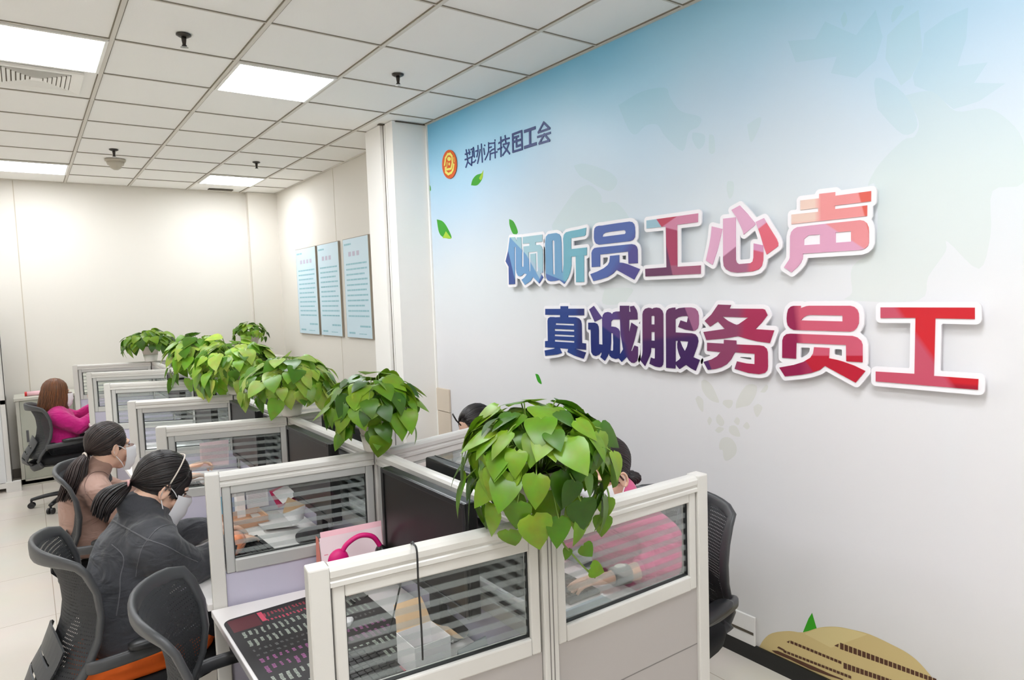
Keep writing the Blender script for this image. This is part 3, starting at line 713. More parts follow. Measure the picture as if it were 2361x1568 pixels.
# desks, one worktop in every bay
dl = ['with the large coloured desk mat','of the person in dark grey','of the person in brown','in the fourth bay of the aisle side','in the fifth bay of the aisle side','of the person in magenta']
dr = ['of the person in pink','in the second bay of the wall side','in the third bay of the wall side','in the fourth bay of the wall side','in the fifth bay of the wall side','in the sixth bay of the wall side']
for k in range(6):
    for side in (0, 1):
        if side == 0:
            pts = [(XLE[k]-.012,YLE[k]+.024),(XS-.024,YS[k]+.024),(XS-.024,YS[k+1]-.026),(XLE[k+1]-.012,YLE[k+1]-.026)]
        else:
            pts = [(XS+.024,YS[k]+.024),(XRE-.03,YRE[k]+.024),(XRE-.03,YRE[k+1]-.026),(XS+.024,YS[k+1]-.026)]
        t = root('desk', (pts[0][0],pts[0][1],0), 'White desk top '+(dl[k] if side == 0 else dr[k]), 'desk', 'cubicle desks')
        m = MB(); m.loft([[V((x,y,ZD-.025)) for x, y in pts],[V((x,y,ZD)) for x, y in pts]])
        part('worktop', m, desk_m, t, bevel=.003, world=True)
        ya, yb = (pts[0][1]+.03, pts[3][1]-.03) if side == 0 else (pts[1][1]+.03, pts[2][1]-.03)
        part('apron', MB().box((XS-.06 if side == 0 else XS+.045, ya, .0),(XS-.045 if side == 0 else XS+.06, yb, ZD-.026)), gry, t, world=True)
# ---------------------------------------------------------------- office chairs
ch_f = mat('chair_frame_grey', (66,67,69), .42, spec=.5)
ch_d = mat('chair_dark_plastic', (30,31,33), .4)
ch_fab = mat('chair_seat_fabric', (20,20,22), .9, bump=.2, bscale=900)
def chair_mesh_mat():
    m = bpy.data.materials.new('chair_mesh'); m.use_nodes = True; nt = m.node_tree; b = nt.nodes['Principled BSDF']; out = nt.nodes['Material Output']
    b.inputs['Base Color'].default_value = rgba((44,45,47)); b.inputs['Roughness'].default_value = .7
    tc = nt.nodes.new('ShaderNodeTexCoord'); mp = nt.nodes.new('ShaderNodeMapping'); mp.inputs['Scale'].default_value = (1,1,1)
    nt.links.new(tc.outputs['Object'], mp.inputs[0])
    sx = nt.nodes.new('ShaderNodeSeparateXYZ'); nt.links.new(mp.outputs[0], sx.inputs[0])
    def mth(op, a, bb=0.0):
        n = nt.nodes.new('ShaderNodeMath'); n.operation = op
        for i, x in enumerate((a, bb)):
            if isinstance(x, (int, float)): n.inputs[i].default_value = x
            else: nt.links.new(x, n.inputs[i])
        return n.outputs[0]
    a = mth('LESS_THAN', mth('FRACT', mth('DIVIDE', mth('ADD', sx.outputs['Y'], mth('MULTIPLY', sx.outputs['Z'], .35)), .0085)), .34)
    c = mth('LESS_THAN', mth('FRACT', mth('DIVIDE', sx.outputs['Z'], .0125)), .30)
    hole = mth('MULTIPLY', a, c)
    tr = nt.nodes.new('ShaderNodeBsdfTransparent'); mx = nt.nodes.new('ShaderNodeMixShader')
    nt.links.new(mth('MULTIPLY', hole, .6), mx.inputs[0]); nt.links.new(b.outputs[0], mx.inputs[1]); nt.links.new(tr.outputs[0], mx.inputs[2]); nt.links.new(mx.outputs[0], out.inputs[0])
    MATS['chair_mesh'] = m; return m
ch_m = chair_mesh_mat()
BZ = [(.42,-.285,.150),(.47,-.318,.185),(.53,-.300,.212),(.60,-.255,.222),(.68,-.222,.228),(.76,-.210,.232),(.84,-.216,.236),(.91,-.240,.238),(.965,-.278,.236)]
def bprof(z):
    for (z0,x0,w0),(z1,x1,w1) in zip(BZ, BZ[1:]):
        if z <= z1:
            t = (z-z0)/(z1-z0); return x0+(x1-x0)*t, w0+(w1-w0)*t
    return BZ[-1][1:]
def bp(z, u):
    x, w = bprof(z); return V((x+.085*u*u, w*u, z))
def make_chair(label):
    t = root('office_chair', (0,0,0), label, 'chair', 'office chairs')
    # seat
    m = MB(); rings = []
    for z, k in ((.425,.86),(.435,.97),(.462,1.0),(.480,.985),(.488,.90)):
        rings.append([V((.03+.245*k*c[0], .245*k*c[1], z+(.0 if z < .46 else .010*(abs(c[1])**2)))) for c in
                      [(math.copysign(abs(math.cos(a))**.55, math.cos(a)), math.copysign(abs(math.sin(a))**.55, math.sin(a))) for a in [2*PI*j/36 for j in range(36)]]])
    m.loft(rings); part('seat', m, ch_fab, t, smooth=True)
    m = MB(); m.loft([[V((.02+.22*c*k, .215*s_*k, z)) for c, s_ in [(math.cos(2*PI*j/24), math.sin(2*PI*j/24)) for j in range(24)]] for z, k in ((.395,.7),(.426,1.0))]); part('seat_shell', m, ch_d, t, smooth=True)
    # back frame: sides and top rail
    def strip_loop(us, w_out, thick):
        pass
    m = MB()
    zs = [.45,.47,.53,.60,.68,.76,.84,.91,.945]
    path = [bp(z,-1.0) for z in zs]
    top = []
    for k in range(1, 12):
        u = -1+2*k/12; top.append(bp(.965-.012*abs(u)**4, u))
    path = path+top+[bp(z,1.0) for z in reversed(zs)]
    n = len(path); rings = []
    for i, p in enumerate(path):
        tn = (path[min(i+1,n-1)]-path[max(i-1,0)]).normalized()
        c = V((-.215,0,.70)); inw = c-p; inw.x *= .2; inw = (inw-tn*inw.dot(tn)).normalized(); oth = tn.cross(inw).normalized()
        q = abs(p.y)/.24; wid = .019 if p.z < .93 else .021+.012*(1-q)
        rings.append(m.ring(p+inw*.006, inw*wid, oth*.0105, 14, 2.8))
    m.loft(rings); part('back_frame', m, ch_f, t, smooth=True)
    # lower bow of the frame and spine to the seat
    m = MB()
    bow = spline([bp(.47,-1), bp(.43,-.95), V((-.27,-.10,.405)), V((-.25,0,.40)), V((-.27,.10,.405)), bp(.43,.95), bp(.47,1)], 5)
    rings = []
    for i, p in enumerate(bow):
        tn = (bow[min(i+1,len(bow)-1)]-bow[max(i-1,0)]).normalized(); up = V((-.5,0,.86)); a = (up-tn*up.dot(tn)).normalized(); b = tn.cross(a)
        rings.append(m.ring(p, a*.030, b*.011, 14, 2.8))
    m.loft(rings)
    m.beam((-.27,0,.405),(0,0,.392),(0,0,1),.085,.022); part('back_support', m, ch_f, t, smooth=True)
    # mesh panel
    m = MB(); nu, nz = 14, 14; vs = []
    for a in range(nz+1):
        z = .50+(.95-.50)*a/nz
        for b in range(nu+1): vs.append(bp(z, -.97+1.94*b/nu)+V((.004,0,0)))
    m.add(vs, [(a*(nu+1)+b, a*(nu+1)+b+1, (a+1)*(nu+1)+b+1, (a+1)*(nu+1)+b) for a in range(nz) for b in range(nu)])
    part('back_mesh', m, ch_m, t, smooth=True)
    # slotted lumbar shell behind the mesh
    m = MB(); vs = []; nu = 12
    def lum(z, u): return bp(z, u*.64)+V((-.020,0,0))
    rows = [.455,.50,.512,.55,.562,.60,.612,.645,.665,.69]
    for r, (za, zb) in enumerate(zip(rows, rows[1:])):
        slot = r in (1,3,5)
        segs = [(-1,1)] if not slot else [(-1,-.72),(.72,1)]
        for ua, ub in segs:
            k = max(2, int(nu*(ub-ua)/2)); A = []
            for z in (za, zb):
                for j in range(k+1):
                    u = ua+(ub-ua)*j/k; zz = z-.030*u*u*(1 if z < .68 else 1.6); A.append(lum(zz, u)); 
            o = [(j, j+1, k+1+j+1, k+1+j) for j in range(k)]
            B = [p+V((-.006,0,0)) for p in A]; nA = len(A)
            m.add(A+B, o+[tuple(reversed([i+nA for i in f])) for f in o]+[(j, j+nA, j+1+nA, j+1) for j in range(k)]+[(k+1+j, k+2+j, k+2+j+nA, k+1+j+nA) for j in range(k)])
    part('lumbar_shell', m, ch_f, t)
    for sy in (-1,1):
        m = MB()
        pth = spline([bp(.60,sy)+V((0,sy*.004,0)), V((-.14,sy*.262,.612)), V((.0,sy*.278,.622)), V((.10,sy*.276,.632))], 6)
        rings = []
        for i, p in enumerate(pth):
            tn = (pth[min(i+1,len(pth)-1)]-pth[max(i-1,0)]).normalized(); a = V((0,0,1)); a = (a-tn*a.dot(tn)).normalized(); b = tn.cross(a)
            rings.append(m.ring(p, a*.021, b*.013, 12, 3))
        m.loft(rings)
        pth = spline([V((.10,sy*.276,.625)), V((.12,sy*.272,.55)), V((.07,sy*.255,.46)), V((.0,sy*.20,.415))], 6)
        m.tube(pth, .014, 10); arm = part('arm', m, ch_f, t, smooth=True)
        m = MB(); m.loft([m.ring((.06,sy*.280,z), (.125*k,0,0), (0,.034*k,0), 24, 3.4) for z, k in ((.640,.9),(.646,1),(.658,1),(.664,.88))]); part('arm_pad', m, ch_d, arm, smooth=True)
    part('gas_lift', MB().cyl((0,0,.12),(0,0,.40),.026).cyl((0,0,.09),(0,0,.24),.034), ch_d, t, smooth=False)
    m = MB()
    for k in range(5):
        a = 2*PI*k/5+.3; d = V((math.cos(a), math.sin(a), 0)); m.tube(spline([d*.02+V((0,0,.115)), d*.16+V((0,0,.105)), d*.30+V((0,0,.078))], 4), [.030,.028,.027,.026,.025,.024,.023,.021,.019], 12, flat=.75)
    m.cyl((0,0,.09),(0,0,.135),.045); part('star_base', m, ch_d, t, smooth=True)
    for k in range(5):
        a = 2*PI*k/5+.3; d = V((math.cos(a), math.sin(a), 0)); c = d*.30; s_ = V((-d.y,d.x,0)); m = MB()
        for q in (-1,1): m.cyl(c+s_*(q*.008)+V((0,0,.027)), c+s_*(q*.024)+V((0,0,.027)), .027, n=18)
        m.cyl(c+V((0,0,.03)), c+V((0,0,.08)), .009, n=10); part('caster', m, ch_d, t, smooth=False)
    return t
CH = [('grey-backed office chair under the person in dark grey', .245, 2.765, 4),
      ('empty grey-backed office chair pushed in at the coloured desk mat', .455, 1.98, -15),
      ('grey-backed office chair under the person in brown', .35, 3.95, -22),
      ('grey-backed office chair under the person in magenta', .23, 7.22, 5),
      ('black mesh-backed office chair of the person in pink, against the mural', 1.90, 1.74, 188),
      ('office chair of the black-haired person behind the largest plant', 2.08, 2.95, 180)]
chairs = []
c0 = make_chair(CH[0][0])
for i, (lb, x, y, r) in enumerate(CH):
    c = c0 if i == 0 else copy_tree(c0)
    c.location = (x,y,0); c.rotation_euler = (0,0,math.radians(r)); c['label'] = lb[0].upper()+lb[1:]; chairs.append(c)
chairs[4].scale = (1,1,.955); chairs[3].scale = (1,1,.96)
# ---------------------------------------------------------------- people
skin = mat('skin', (226,184,160), .5, noise=.04, nscale=30)
SKB = skin.node_tree.nodes['Principled BSDF']; SKB.inputs['Subsurface Weight'].default_value = .12; SKB.inputs['Subsurface Radius'].default_value = (.012,.005,.003)
lipm = mat('lip', (190,104,96), .45); eyew = mat('eye_white', (232,228,224), .2); eyeb = mat('eye_dark', (26,18,16), .2); brow = mat('eyebrow', (40,30,28), .8)
maskm = mat('mask_white', (236,234,236), .75, bump=.03, bscale=300)
def hair_mat(name, c1, c2):
    m = bpy.data.materials.new(name); m.use_nodes = True; nt = m.node_tree; b = nt.nodes['Principled BSDF']
    g = nt.nodes.new('ShaderNodeNewGeometry'); r = nt.nodes.new('ShaderNodeMix'); r.data_type = 'RGBA'
    r.inputs[6].default_value = rgba(c1); r.inputs[7].default_value = rgba(c2); nt.links.new(g.outputs['Random Per Island'], r.inputs[0])
    nt.links.new(r.outputs[2], b.inputs['Base Color']); b.inputs['Roughness'].default_value = .38; b.inputs['Specular IOR Level'].default_value = .45
    MATS[name] = m; return m
hair_black = hair_mat('hair_black', (20,17,18), (44,36,35)); hair_brown = hair_mat('hair_dark_brown', (26,20,20), (60,46,42)); hair_auburn = hair_mat('hair_auburn', (74,44,26), (128,78,44))
def cloth(name, rgb, rough=.9, bump=.12, bscale=420, noise=.08, nscale=60, sheen=.2, fold=.38, fscale=9.0):
    m = mat(name, rgb, rough, bump=bump, bscale=bscale, noise=noise, nscale=nscale, sheen=sheen)
    nt = m.node_tree; b = nt.nodes['Principled BSDF']; tc = [n for n in nt.nodes if n.type == 'TEX_COORD'][0]; bp0 = [n for n in nt.nodes if n.type == 'BUMP'][0]
    mp = nt.nodes.new('ShaderNodeMapping'); mp.inputs['Scale'].default_value = (1.0,.8,1.9); mp.inputs['Rotation'].default_value = (.3,.5,.2)
    nz = nt.nodes.new('ShaderNodeTexNoise'); nz.inputs['Scale'].default_value = fscale; nz.inputs['Detail'].default_value = 2; nz.inputs['Distortion'].default_value = 1.2
    b2 = nt.nodes.new('ShaderNodeBump'); b2.inputs['Strength'].default_value = fold; b2.inputs['Distance'].default_value = .05
    nt.links.new(tc.outputs['Object'], mp.inputs[0]); nt.links.new(mp.outputs[0], nz.inputs['Vector']); nt.links.new(nz.outputs['Fac'], b2.inputs['Height'])
    nt.links.new(b2.outputs['Normal'], bp0.inputs['Normal']); return m
denim = cloth('jacket_charcoal', (58,59,64), noise=.22, nscale=240); taupe = cloth('blouse_taupe', (164,130,116), .6, bump=.02, noise=.04, nscale=6, sheen=.1, fold=.4, fscale=7)
magenta = cloth('hoodie_magenta', (196,20,122)); pink = cloth('sweatshirt_pink', (214,96,140)); dark_t = cloth('trousers_dark', (24,24,28)); white_c = cloth('top_white', (226,222,218)); greyc = cloth('garment_grey', (84,86,92))
orange_c = cloth('cuff_orange', (246,150,104), .8); shoe = mat('shoe_black', (20,20,20), .5)
def frame(o, f, s, u):
    return M4(((f.x,s.x,u.x,o.x),(f.y,s.y,u.y,o.y),(f.z,s.z,u.z,o.z),(0,0,0,1)))
def head_axes(f, roll=0.0):
    f = V(f).normalized(); s = V((0,0,1)).cross(f).normalized(); u = f.cross(s)
    if roll:
        c, q = math.cos(roll), math.sin(roll); s, u = s*c+u*q, u*c-s*q
    return f, s, u
def add_hand(mb, w, d, up, side, curl=.35, spread=.10, k=1.0, thumb_out=.7):
    """palm, four bent fingers and a thumb; d = direction of the fingers, up = back of the hand, side=+1 when the thumb is on the left of d"""
    d = V(d).normalized(); up = V(up); up = (up-d*up.dot(d)).normalized(); l = up.cross(d).normalized()*side
    w = V(w)
    st = len(mb.v)
    mb.loft([mb.ring(w+d*(t*k)+up*z*k, l*(a*k), up*(b*k), 16, 2.6) for t, a, b, z in ((-.012,.024,.019,0),(.0,.026,.019,0),(.025,.033,.018,.001),(.055,.039,.016,.002),(.080,.039,.0135,.002),(.092,.034,.010,.001))])
    L = [(.030,.042,.026,.020,.0088),(.010,.046,.030,.021,.0090),(-.011,.043,.027,.021,.0086),(-.030,.034,.020,.018,.0076)]
    for i, (o, a, b, c, r) in enumerate(L):
        ang = -spread*(i-1.2); dd = (d*math.cos(ang)+l*(-math.sin(ang))).normalized() if False else (d+l*(o*spread*14*.22)).normalized()
        p = w+d*(.080*k)+l*(o*k)+up*(.001*k); pts = [p]; cu = curl*(.75+.12*i); th = cu*.6
        for q in (a, b, c):
            dirn = (dd*math.cos(th)-up*math.sin(th)).normalized(); pts.append(pts[-1]+dirn*q*k); th += cu
        mb.capsules(pts, [r*1.06*k, r*k, r*.92*k, r*.78*k], 10)
    p0 = w+d*(.018*k)+l*(.026*k)-up*(.004*k); t1 = (d*.72+l*thumb_out-up*.25).normalized(); t2 = (d*.92+l*.25-up*.22).normalized()
    mb.capsules([p0, p0+t1*.040*k, p0+t1*.040*k+t2*.032*k, p0+t1*.040*k+t2*.056*k], [.0135*k,.0115*k,.0098*k,.0078*k], 10)
def add_head(mb, o, f, s, u):
    st = len(mb.v)
    mb.ell((-.012,0,.038), (.095,.075,.088)); mb.ell((.022,0,-.030), (.066,.061,.078)); mb.ell((.055,0,-.088), (.030,.034,.026)); mb.ell((.0,0,-.055), (.058,.056,.055))
    mb.tube([(.084,0,.030),(.096,0,.0),(.107,0,-.024),(.092,0,-.034)], [.009,.009,.0115,.010], 12)
    for q in (-1,1):
        mb.ell((.100,q*.012,-.030),(.010,.009,.008)); mb.ell((.060,q*.040,-.024),(.028,.019,.026))
        mb.tube([(.078,q*.012,.034),(.080,q*.034,.036),(.066,q*.056,.030)], [.008,.009,.007], 10)
    mb.ell((.083,0,-.058),(.012,.024,.008)); mb.ell((.081,0,-.069),(.012,.021,.009))
    mb.tube([(-.012,0,-.02),(-.025,0,-.06),(-.034,0,-.095)], [.056,.052,.050], 16)
    mb.xf(frame(o, f, s, u), st)
def add_ears(mb, o, f, s, u):
    st = len(mb.v)
    for q in (-1,1):
        c = V((-.004,q*.073,-.006))
        ax = [V((.9,q*.35,0)), V((-.35*q,.9*1,0))*1.0, V((-.18,0,.98))]
        mb.ell(c, (.019,.008,.031), [V((.92,q*.38,.0)),V((-q*.38,.92,0)),V((0,0,1))], 14, 10)
        rim = [c+V((.92*.017*math.cos(a)-.0, q*(.38*.017*math.cos(a)+.006), .029*math.sin(a))) for a in [PI*(-.55)+1.55*PI*j/12 for j in range(13)]]
        mb.tube([V((p.x*-1+2*c.x, p.y, p.z)) for p in rim], .0042, 8)
    mb.xf(frame(o, f, s, u), st)
def face_parts(t, o, f, s, u, closed=False):
    F = frame(o, f, s, u)
    for q in (-1,1):
        m = MB(); m.ell((.0735,q*.031,.008),(.010,.0135,.0085 if not closed else .004)); m.cur = 1; m.ell((.0805,q*.032,.008),(.0042,.006,.006)); m.xf(F); e = part('eye', m, [eyew, eyeb], t, smooth=True, world=True)
        m = MB(); m.tube([(.086,q*.014,.026),(.086,q*.030,.030),(.074,q*.050,.025)], [.003,.0036,.002], 8, flat=.7); m.xf(F); part('eyebrow', m, brow, t, smooth=True, world=True)
        m = MB(); m.tube([(.086,q*.019,.013),(.0885,q*.031,.0165),(.080,q*.046,.012)], [.0016,.002,.0012], 6); m.xf(F); part('eyelid', m, brow, t, smooth=True, world=True)
def face_mask(t, o, f, s, u, drop=0.0):
    m = MB(); F = frame(o, f, s, u); nu, nv = 18, 12; vs = []
    for i in range(nv+1):
        tt = i/nv; z = .004-.118*tt-drop*tt
        for j in range(nu+1):
            a = -1+2*j/nu
            wid = .0775-.010*abs(tt-.5)
            fx = .068+.068*math.sqrt(max(0, 1-(a*.96)**2))*(1-.55*abs(tt-.35)**1.5)+(.004*math.sin(tt*PI*6))*(1-abs(a))-(.010 if tt > .8 else 0)*(tt-.8)*5
            if i == 0: fx += -.004
            vs.append(V((fx-.030*abs(a)**3, wid*a, z+.012*(1-abs(a))*(1-2*tt)*.8)))
    q = [(i*(nu+1)+j, i*(nu+1)+j+1, (i+1)*(nu+1)+j+1, (i+1)*(nu+1)+j) for i in range(nv) for j in range(nu)]
    n = len(vs); m.add(vs+[v+V((-.003,0,0)) for v in vs], q+[tuple(reversed([k+n for k in g])) for g in q]); m.xf(F)
    o_ = part('face_mask', m, maskm, t, smooth=True, world=True)
    for k in (-1,1):
        m = MB()
        for z0, z1 in ((-.006,.022),(-.104,-.030)):
            m.tube(spline([V((.050,k*.069,z0)), V((.028,k*.075,(z0+z1)/2)), V((-.006,k*.0775,z1))], 4), .0019, 6)
        m.tube([V((-.006,k*.0775,.022)), V((-.014,k*.078,-.004)), V((-.006,k*.0775,-.030))], .0019, 6)
        m.xf(F); part('ear_loop', m, maskm, o_, smooth=True, world=True)
    return o_
def hair_swept(t, o, f, s, u, mt, tie=(-.118,0,-.030), tail=None, tail_r=.030, bangs=False, lift=1.0):
    """strands combed from the hairline to a tie at the back, and a tail hanging from it"""
    F = frame(o, f, s, u); m = MB()
    C = V((-.018,0,.044)); R = V((.100,.081,.094))
    T = V(tie); ax = (V((T.x-C.x, 0, T.z-C.z))).normalized(); e1 = V((0,1,0)); e2 = ax.cross(e1)*-1
    if e2.z < 0: e2 = -e2
    def pt(th, ph, k):
        d = ax*(-math.cos(th))+(e1*math.sin(ph)+e2*math.cos(ph))*math.sin(th)
        return C+V((d.x*R.x*k, d.y*R.y*k, d.z*R.z*k))
    m.ell(C+V((-.004,0,.001)), (R.x*.975,R.y*.985,R.z*.985), nu=28, nv=18)
    n = 300
    for i in range(n):
        ph = -PI+2*PI*(i+.5)/n; a = abs(ph)
        if a > 2.35: continue
        th0 = .30+.10*math.sin(i*7.3)+(max(0, a-1.1)*.52)
        if a < 1.1: th0 = .34+.05*math.sin(i*5.1)
        k0 = 1.0+.018*math.sin(i*3.7)+.012*rnd()
        pts = [pt(th0+(2.95-th0)*j/9, ph*(1-.0*j), k0*(1-.02*(j == 0))) for j in range(10)]
        pts[-1] = pts[-1]*.35+T*.65
        m.tube(pts, [.002]+[.0034]*7+[.003,.0024], 5, flat=.5, up=(pts[4]-C).normalized())
    if tail:
        P = spline([T]+[V(p) for p in tail], 5)
        for i in range(120):
            a = 2.399963*i; r = tail_r*math.sqrt((i+.5)/120); ln = .72+.28*rnd()
            q = []
            for j, p in enumerate(P[:max(4, int(len(P)*ln))]):
                tt = j/(len(P)-1); w = .30+1.0*math.sin(min(1, tt*1.5+.08)*PI*.62)-.35*max(0, tt-.6)
                q.append(p+V((math.cos(a)*r*w, math.sin(a)*r*w*1.1, math.sin(a*2)*.004)))
            m.tube(q, [.0030+.0012*math.sin(PI*min(1,(jj+1)/len(q))) for jj in range(len(q)-1)]+[.0008], 5)
    if bangs:
        def fx(y, z): return -.010+.097*math.sqrt(max(.05, 1-(y/.080)**2))-.05*max(0, -z)
        for sg in (-1, 1):
            for k in range(34):
                y0 = sg*(.012+.0016*k); y1 = sg*(.030+.0013*k); y2 = sg*(.046+.0009*k); zl = -.004-.012*rnd()-.0004*k
                m.tube(spline([V((.062-.0006*k, y0*.7, .104-.0006*k)), V((fx(y0,.07)-.004, y0, .074)), V((fx(y1,.03)+.001, y1, .034)), V((fx(y2,zl)+.001, y2, zl))], 4), [.0016]+[.0027]*8+[.002,.0016,.0012,.0008], 5, flat=.7)
    m.xf(F); return part('hair', m, mt, t, smooth=True, world=True)
def hair_loose(t, o, f, s, u, mt, length=.24):
    F = frame(o, f, s, u); m = MB(); C = V((-.020,0,.044)); R = V((.104,.086,.098))
    m.ell(C, (R.x*.98,R.y*.98,R.z*.98), nu=28, nv=18)
    n = 320
    for i in range(n):
        ph = 2*PI*(i+.5)/n; a = abs((ph+PI) % (2*PI)-PI)
        if a < .62: continue
        d = V((math.cos(ph), math.sin(ph), 0)); k = 1.0+.02*rnd(); ln = length*(.86+.2*rnd())
        pts = [C+V((d.x*R.x*math.sin(t_)*k, d.y*R.y*math.sin(t_)*k, R.z*math.cos(t_)*k)) for t_ in (.05,.35,.7,1.05,1.4,1.6)]
        e = pts[-1]
        for j in range(1, 6):
            q = j/5; pts.append(e+V((d.x*.022*q-.014*q*q+.006*math.sin(i+q*4), d.y*(.020*q-.016*q*q), -ln*q)))
        m.tube(pts, [.0025]+[.0042]*8+[.003,.0012], 5, flat=.55, up=(d+V((0,0,.3))))
    m.xf(F); return part('hair', m, mt, t, smooth=True, world=True)
def person(label, J, jacket, legs=True, hand_k=.94, disp=.010, dsc=.07, loose=1.0, hands=None, collar=True, pants=None, cuff=None, cuff_mat=None, sh_w=.175, sleeve_to=(1.0,1.0)):
    """J: room points pelvis, waist, chest, neck, head, facing; shoulders, elbows, wrists, hips, knees, ankles per side 'l','r'"""
    f = V(J['face']); fh = V(J['dir']).normalized(); lat = V((0,0,1)).cross(fh)
    t = root('person', (J['pelvis'][0], J['pelvis'][1], 0), label, 'person')
    o = V(J['head']); hf, hs, hu = head_axes(f, J.get('roll', 0))
    # skin: one continuous figure (fine for head and hands, coarser for what the clothes cover)
    hi = MB(); add_head(hi, o, hf, hs, hu); neck_end = o-hf*.036-hu*.098
    hi.capsules([neck_end+hu*.02, V(J['neck'])], [.050,.050])
    hi = remesh(hi, .0048, 5)
    er = MB(); add_ears(er, o, hf, hs, hu); er = remesh(er, .0028, 2); hi.add(er.v, er.f)
    ends = {}
    hm = MB()
    for sd in 'lr':
        if J.get('hand_'+sd) is None: continue
        d, up, curl = J['hand_'+sd]
        w = V(J['wr_'+sd]); e = V(J['el_'+sd])
        add_hand(hm, w, d, up, (-1 if sd == 'l' else 1), curl, k=hand_k)
        hm.capsules([e+(w-e)*.35, w], [.034,.0235])
    if hm.v:
        hm = remesh(hm, .0032, 3); hi.add(hm.v, hm.f)
    lo = MB()
    P_, W_, C_, N_ = V(J['pelvis']), V(J['waist']), V(J['chest']), V(J['neck'])
    lo.capsules([P_, W_, C_, N_], [.085,.075,.070,.050])
    for sd in 'lr':
        if 'sh_'+sd in J:
            lo.capsules([C_*.4+N_*.6, V(J['sh_'+sd]), V(J['el_'+sd]), V(J['wr_'+sd])], [.035,.034,.032,.024])
        if legs: lo.capsules([P_, V(J['hip_'+sd]), V(J['kn_'+sd]), V(J['an_'+sd])], [.08,.07,.05,.04])
    lo = remesh(lo, .014, 4); hi.add(lo.v, lo.f)
    hi.sm = [True]*len(hi.f); hi.m = [0]*len(hi.f); part('body', hi, skin, t, world=True, fixn=False)
    # upper garment
    g = MB()
    def tr(c, ax, a, b, p=2.3): 
        ax = V(ax).normalized(); fw = (fh-ax*fh.dot(ax)).normalized(); return g.ring(V(c), lat*a, fw*b, 24, p)
    up0 = (W_-P_); up1 = (C_-W_); up2 = (N_-C_)
    k = loose
    sh = (V(J['sh_l'])-V(J['sh_r'])).length/2 if 'sh_l' in J else sh_w
    g.loft([tr(P_-up0.normalized()*.035, up0, .168*k, .122*k), tr(P_+up0*.25, up0, .172*k, .130*k), tr(W_, up0+up1, .158*k, .128*k), tr(W_+up1*.55, up1, .168*k, .130*k),
            tr(C_, up1+up2, .182*k, .128*k), tr(C_+up2*.42, up2, sh*.98, .098*k), tr(C_+up2*.74, up2, sh*.62, .070), tr(N_-up2.normalized()*.01, up2, .068, .064)])
    for sd in 'lr':
        S_, E_, Wr = V(J['sh_'+sd]), V(J['el_'+sd]), V(J['wr_'+sd]); q = sleeve_to[0 if sd == 'l' else 1]
        en = E_+(Wr-E_)*(.92*q)
        g.capsules([C_+up2*.40, C_*.25+N_*.15+S_*.6, S_*.92+E_*.08, S_*.5+E_*.5, E_, E_*.5+en*.5, en], [.095*k,.088*k,.078*k,.072*k,.064*k,.058*k,.046*k])
        ends[sd] = (en, (Wr-E_).normalized())
    if collar: g.capsules([N_-up2.normalized()*.03, N_*.45+neck_end*.55, neck_end-hf*.006], [.080,.071,.064])
    g = remesh(g, .0095, 14, disp=disp, dscale=dsc); cl_ = g; part('jacket' if jacket is denim else 'top', g, jacket, t, world=True, fixn=False)
    if legs:
        g = MB(); pm = pants or dark_t
        for sd in 'lr':
            g.capsules([P_, V(J['hip_'+sd]), V(J['hip_'+sd])*.5+V(J['kn_'+sd])*.5, V(J['kn_'+sd]), V(J['an_'+sd])], [.105,.092,.082,.066,.055])
        g = remesh(g, .013, 5, disp=.008, dscale=.09); part('trousers', g, pm, t, world=True, fixn=False)
        for sd in 'lr':
            a = V(J['an_'+sd]); m = MB(); st = 0
            m.ell((.05,0,-.035),(.115,.042,.032)); m.ell((-.02,0,-.015),(.05,.036,.045)); m.xf(frame(a, fh, lat, V((0,0,1))))
            m = remesh(m, .008, 4); part('shoe', m, shoe, t, world=True, fixn=False)
    person.cloth = cl_
    return t, o, hf, hs, hu, ends
from mathutils.bvhtree import BVHTree
def seams(t, g, lists, mt, r=.0022, name='seam', twin=0.0):
    """stitched lines that follow the cloth: every point is met by looking from the room at the garment"""
    off = V(t.location); tree = BVHTree.FromPolygons([tuple(V(p)+off) for p in g.v], [f for f in g.f])
    m = MB()
    for pts in lists:
        P = []
        for q in spline([V((x,y,0)) for x,y in pts], 6):
            d = V(ray(q.x, q.y)).normalized(); h = tree.ray_cast(V(CAM), d)
            if h[0] is not None and (not P or (h[0]-P[-1]).length < .12): P.append(h[0]+h[1]*(.0004))
        if len(P) > 3: m.tube(P, r, 6, flat=.6)
    if m.v: part(name, m, mt, t, smooth=True, world=True)
def cuff_ring(t, en, d, mt, r=.040, w=.030, name='cuff'):
    m = MB(); d = V(d).normalized(); a = d.orthogonal().normalized(); b = d.cross(a)
    m.loft([m.ring(en+d*q, a*r*k, b*r*k, 20) for q, k in ((-w,1.0),(-w*.3,1.06),(w*.3,1.02),(w,.86),(w*.9,.70))]); part(name, m, mt, t, smooth=True, world=True)
def tie(t, o, f, s, u, p, mt, beads=2):
    F = frame(o, f, s, u); m = MB(); c = V(p)
    m.tube([c+V((0,.019*math.cos(2*PI*j/14),.019*math.sin(2*PI*j/14))) for j in range(15)], .005, 8)
    for k in range(beads): m.ell(c+V((.006-.004*k,-.018,-.014-.016*k)), .0085)
    m.xf(F); part('hair_tie', m, mt, t, smooth=True, world=True)
cream = mat('hair_tie_cream', (214,202,190), .5); rose = mat('hair_tie_rose', (200,150,150), .5)
